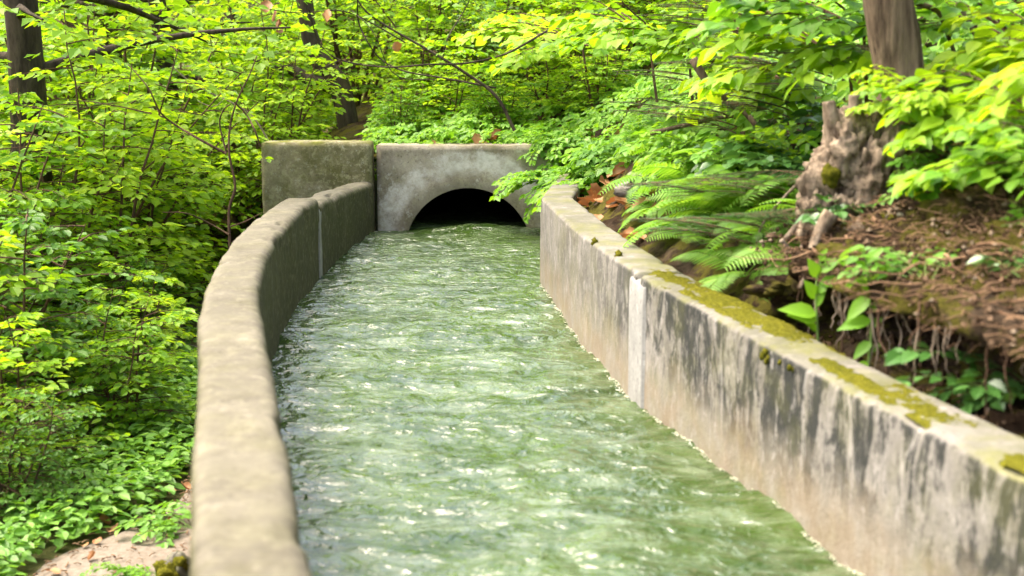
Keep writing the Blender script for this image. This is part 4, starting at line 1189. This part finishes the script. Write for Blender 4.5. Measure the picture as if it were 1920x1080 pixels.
for pts in ([(1570, 370), (1540, 395), (1500, 420), (1470, 450)], [(1640, 370), (1650, 410), (1620, 440)], [(1690, 360), (1730, 400), (1760, 410)], [(1620, 380), (1600, 425), (1610, 460)], [(1560, 400), (1530, 450), (1520, 500), (1500, 540)], [(1600, 420), (1640, 470), (1650, 520), (1690, 560)], [(1660, 400), (1720, 450), (1790, 470), (1850, 520)], [(1700, 400), (1780, 430), (1860, 435)]):
    L = px_line(pts, YS - .07 - (.22 if pts[-1][1] > 515 or pts[-1][0] > 1800 else 0), 14, .03); mb = MB(); mb.tube(L, taper(.030, .008, 14), 8, True, .25, pts[0][0]); child(mb.build('root', M['stump']), st)
V, F = lump((at_y(1556, 330, YS - .13), .028, .02, .035), 14, 18, seed=30); child(obj('moss_patch', V, F, M['moss']), st)

def strand(p, ln, r, seed):
    r_ = random.Random(seed); pts = [p]
    for k in range(9): pts.append(pts[-1] + Vector((r_.gauss(0, .006), r_.gauss(0, .006), -ln / 9)))
    mb = MB(); mb.tube(pts, [r * (1 + .5 * r_.random()) * (1 - .07 * k) for k in range(10)], 5, True, .3, seed); return mb
r5 = random.Random(81)
for j in range(46):
    y = r5.choice([q for q in LIP if 3.1 < q < 4.6])
    hx = LIP[y][0] + r5.uniform(.012, .05); hz = LIP[y][1] + .02
    o = strand(Vector((hx, y, hz)), r5.uniform(.08, .26), r5.uniform(.0016, .0052), j).build('hanging_root', M['twig_pale'] if j % 3 else M['twig'])
    tag(o, 'thin brown root hanging down the dark face of the crumbling earth bank', 'root', 'roots hanging from the earth bank')
# clods and mossy lumps of the bank
for j, (px, py, r_, m_, lab) in enumerate([(1720, 450, .11, 'moss', 'mossy hump on top of the earth bank under the trunk'), (1645, 440, .085, 'moss', 'mossy hump between the stump and the bank edge'), (1800, 540, .055, 'soil', 'brown clod on the earth bank face'),
        (1470, 540, .06, 'soil', 'dark earth clod at the end of the bank behind the mossy wall'), (1560, 500, .05, 'soil', 'brown clod above the green seedlings'), (1840, 450, .10, 'moss', 'mossy hump below the blurred saplings'), (1745, 405, .05, 'stone', 'flat grey stone on the bank beside the trunk foot')]):
    y = 4.75 - max(0, (px - 1600)) / 400 * .6
    p = at_y(px, py, y); p.x = max(p.x, x_out(y) + .10)
    V, F = lump((Vector((0, 0, 0)), r_ * 1.5, r_, r_ * .6), 50, 70, .8, j + 40, .10)
    o = obj('moss_hump' if m_ == 'moss' else 'stone' if m_ == 'stone' else 'earth_clod', V, F, M[m_]); o.location = (p.x, y, min(p.z, hill_z(p.x, y) + .02) if px != 1470 else p.z); tag(o, lab, 'stone' if m_ == 'stone' else 'moss' if m_ == 'moss' else 'clod')
# dry sticks
for pts, y, r_, lab in [([(1815, 370), (1850, 420), (1885, 455), (1920, 480)], 4.25, .006, 'pale curved dry stick on the bank at the picture edge'),
        ([(1760, 520), (1790, 490), (1815, 455), (1830, 440)], 4.3, .005, 'short dry twig hanging on the bank face'),
        ([(1700, 0), (1755, 20), (1775, 60), (1800, 130)], 5.5, .012, 'grey brown sapling stick leaning behind the trunk'),
        ([(1795, 0), (1812, 35), (1830, 70)], 5.6, .010, 'dry upright stick at the top right among leaves'),
        ([(1465, 450), (1490, 480), (1510, 505)], 4.7, .008, 'pale broken stick left of the stump roots'),
        ([(1500, 340), (1470, 370), (1430, 420), (1415, 470)], 5.2, .006, 'thin dead stem curving down beside the feathery fern'),
        ([(1840, 645), (1880, 628), (1925, 605)], 4.0, .010, 'thick dry root stick low on the bank face'),
        ([(1220, 250), (1270, 238), (1340, 222), (1400, 215)], 7.4, .014, 'fallen brown branch lying across the slope'),
        ([(1300, 110), (1340, 170), (1390, 205), (1420, 240), (1435, 262)], 6.8, .020, 'bent dark brown stem on the slope under the conifer sprigs')]:
    L = px_line(pts, y, 16, .04, int(r_ * 1e4)); mb = MB(); mb.tube(L, taper(r_, r_ * .6, 16), 7, True, .25, r_ * 300)
    tag(mb.build('dry_stick', M['bark'] if 'brown' in lab else M['twig_pale']), lab, 'stick')
mb = MB()
for _ in range(95):
    y = r5.uniform(3.2, 4.9); k = r5.uniform(.50, .97); q = PR[int(k * (len(PR) - 1))]; p = Vector((x_out(y) + q.x - .03, y, .40 + q.y + .01)); az = r5.random() * 6.28; pts = [p]; ln = r5.uniform(.10, .32)
    for i in range(7):
        az += r5.gauss(0, .35); pts.append(pts[-1] + Vector((math.cos(az), math.sin(az), r5.uniform(-.35, .25) + .3 * math.sin(az) * 0)) * ln / 7)
    mb.tube(pts, taper(r5.uniform(.002, .0055), .001, 8), 5, False, .2, az)
tag(mb.build('root_tangle', M['litter']), 'tangle of thin dry roots and twigs over the top of the earth bank', 'roots', kind='stuff')
for j, (y, t_, lab) in enumerate([(4.75, .35, 'low leafy plant at the shady end of the earth bank'), (4.6, .62, 'low leafy plant just left of the stump foot'), (4.15, .75, 'low leafy plant on the bank under the blurred saplings'), (3.75, .7, 'low leafy plant on the bank top at the picture edge'),
        (3.95, .45, 'dark plant in the middle of the bank top'), (3.7, .25, 'plant on the bank lip near the picture edge'), (4.0, .16, 'small plant hanging over the bank edge above the roots')]):
    x = x_out(y) + t_; tag(plant('bank_plant', (IVY + TRAIL)[(j * 2 + 1) % 5], (x, y, .40 + float(np.interp(t_, [q[0] for q in PROF[7:]], [q[1] for q in PROF[7:]])) - .01), j * .8, .75), lab, 'plant')
p = at_y(1225, 385, 7.35); V, F = lump((Vector((0, 0, 0)), .17, .16, .08), 30, 40, .6, 55)
o = obj('rock', V, F, M['rock']); o.location = (p.x, 7.35, hill_z(p.x, 7.35) + .0); tag(o, 'grey crumbly rock in the bare soil of the slope', 'rock')
for j in range(46):
    if j < 34: y = r5.uniform(6.6, 9.8); x = x_out(y) + r5.uniform(.03, .30)
    elif j < 40: y = r5.uniform(8, 9.6); x = x_out(y) + r5.uniform(.3, .7)
    else: y = YF + r5.uniform(.25, .5); x = r5.uniform(-.9, .2)
    o = link('fallen_leaf', DEAD[j % 4]); s = r5.uniform(.07, .15); o.scale = (s,) * 3; o.location = (x, y, hill_z(x, y) + .03 + (0.03 if j >= 40 else 0)); o.rotation_euler = (r5.uniform(-.5, .5), r5.uniform(-.6, .3), r5.uniform(0, 6.28))
    if j >= 40: tag(o, 'brown dead leaf lying along the top of the portal headwall', 'leaf', 'dead leaves on the portal top')
    else: tag(o, 'curled brown dead leaf on the soil behind the far right wall', 'leaf', 'dead leaves behind the right wall')

# ---- the seedlings in front of the bank, plants by the path
def seedling(name, lab, base, line, y, leafs):
    o = empty(name, base); L = px_line(line, y, 14); mb = MB(); mb.tube(L, taper(.005, .0025, 14), 6, False); child(mb.build('stem', M['stem']), o)
    for (a, b, c, d, s) in leafs:
        p0 = at_y(a, b, y); p1 = at_y(c, d, y - .02); dd = p1 - p0
        V, F = leaves([p0], [dd], [(-.3, -.75, .8)], [dd.length * (.95 if s else .85)], LEAF_LONG if s else T_leaf(.30, .10, .2)); child(obj('leaf', V, F, M['leaf_slope'], None, True), o)
    return tag(o, lab, 'seedling')
y = 4.36
seedling('seedling', 'green seedling nearer the ferns sprouting between mossy wall and bank', at_y(1530, 640, y), [(1535, 660), (1532, 600), (1530, 540), (1538, 490)], y,
    [(1532, 590, 1460, 572, 1), (1532, 600, 1470, 582, 0), (1531, 560, 1508, 520, 0), (1533, 550, 1560, 520, 0), (1534, 520, 1515, 480, 0), (1536, 510, 1582, 475, 0), (1530, 575, 1545, 545, 1), (1536, 530, 1602, 528, 1), (1532, 620, 1510, 600, 1), (1538, 490, 1550, 462, 0)])
y = 4.06
seedling('seedling', 'taller green seedling under the stump with narrow paired leaves', at_y(1630, 670, y), [(1628, 690), (1634, 620), (1632, 560), (1626, 500), (1618, 470)], y,
    [(1632, 560, 1700, 545, 1), (1632, 556, 1582, 600, 1), (1634, 600, 1568, 612, 1), (1634, 612, 1660, 590, 0), (1626, 505, 1602, 485, 0), (1622, 495, 1655, 462, 1), (1630, 545, 1608, 520, 1), (1634, 640, 1596, 672, 1), (1632, 660, 1655, 640, 1), (1634, 585, 1652, 560, 0), (1630, 680, 1600, 690, 1)])
y = 3.75
o = plant('glossy_plant', IVY[0], (at_y(1915, 730, y).x, y, .46), 0.4, .9); tag(o, 'glossy green plant at the right picture edge behind the near wall', 'plant')
y = 5.15
for (px, py, yy, lab, i, s) in [(338, 990, 5.75, 'small pale green plant between the path and the curved wall', 1, .75), (275, 1082, 5.05, 'young bright plant on the path at the bottom edge', 0, .55), (345, 1075, 4.95, 'tiny plant beside the mossy stone', 1, .3)]:
    p = at_z(px, py, -.58); o = plant('small_plant', TRAIL[i], (p.x, p.y, -.58), 0, s); tag(o, lab, 'plant')
p = at_z(326, 1078, -.58); V, F = lump((Vector((0, 0, .0)), .06, .06, .085), 24, 30, .35, 63)
o = obj('mossy_stone', V, F, M['stone']); V, F = lump((Vector((-.01, -.02, .035)), .05, .05, .05), 24, 30, .9, 68); obj('moss_patch', V, F, M['moss'], o); o.location = (p.x + .01, p.y, -.59); tag(o, 'upright mossy stone at the path edge against the curved wall', 'stone')
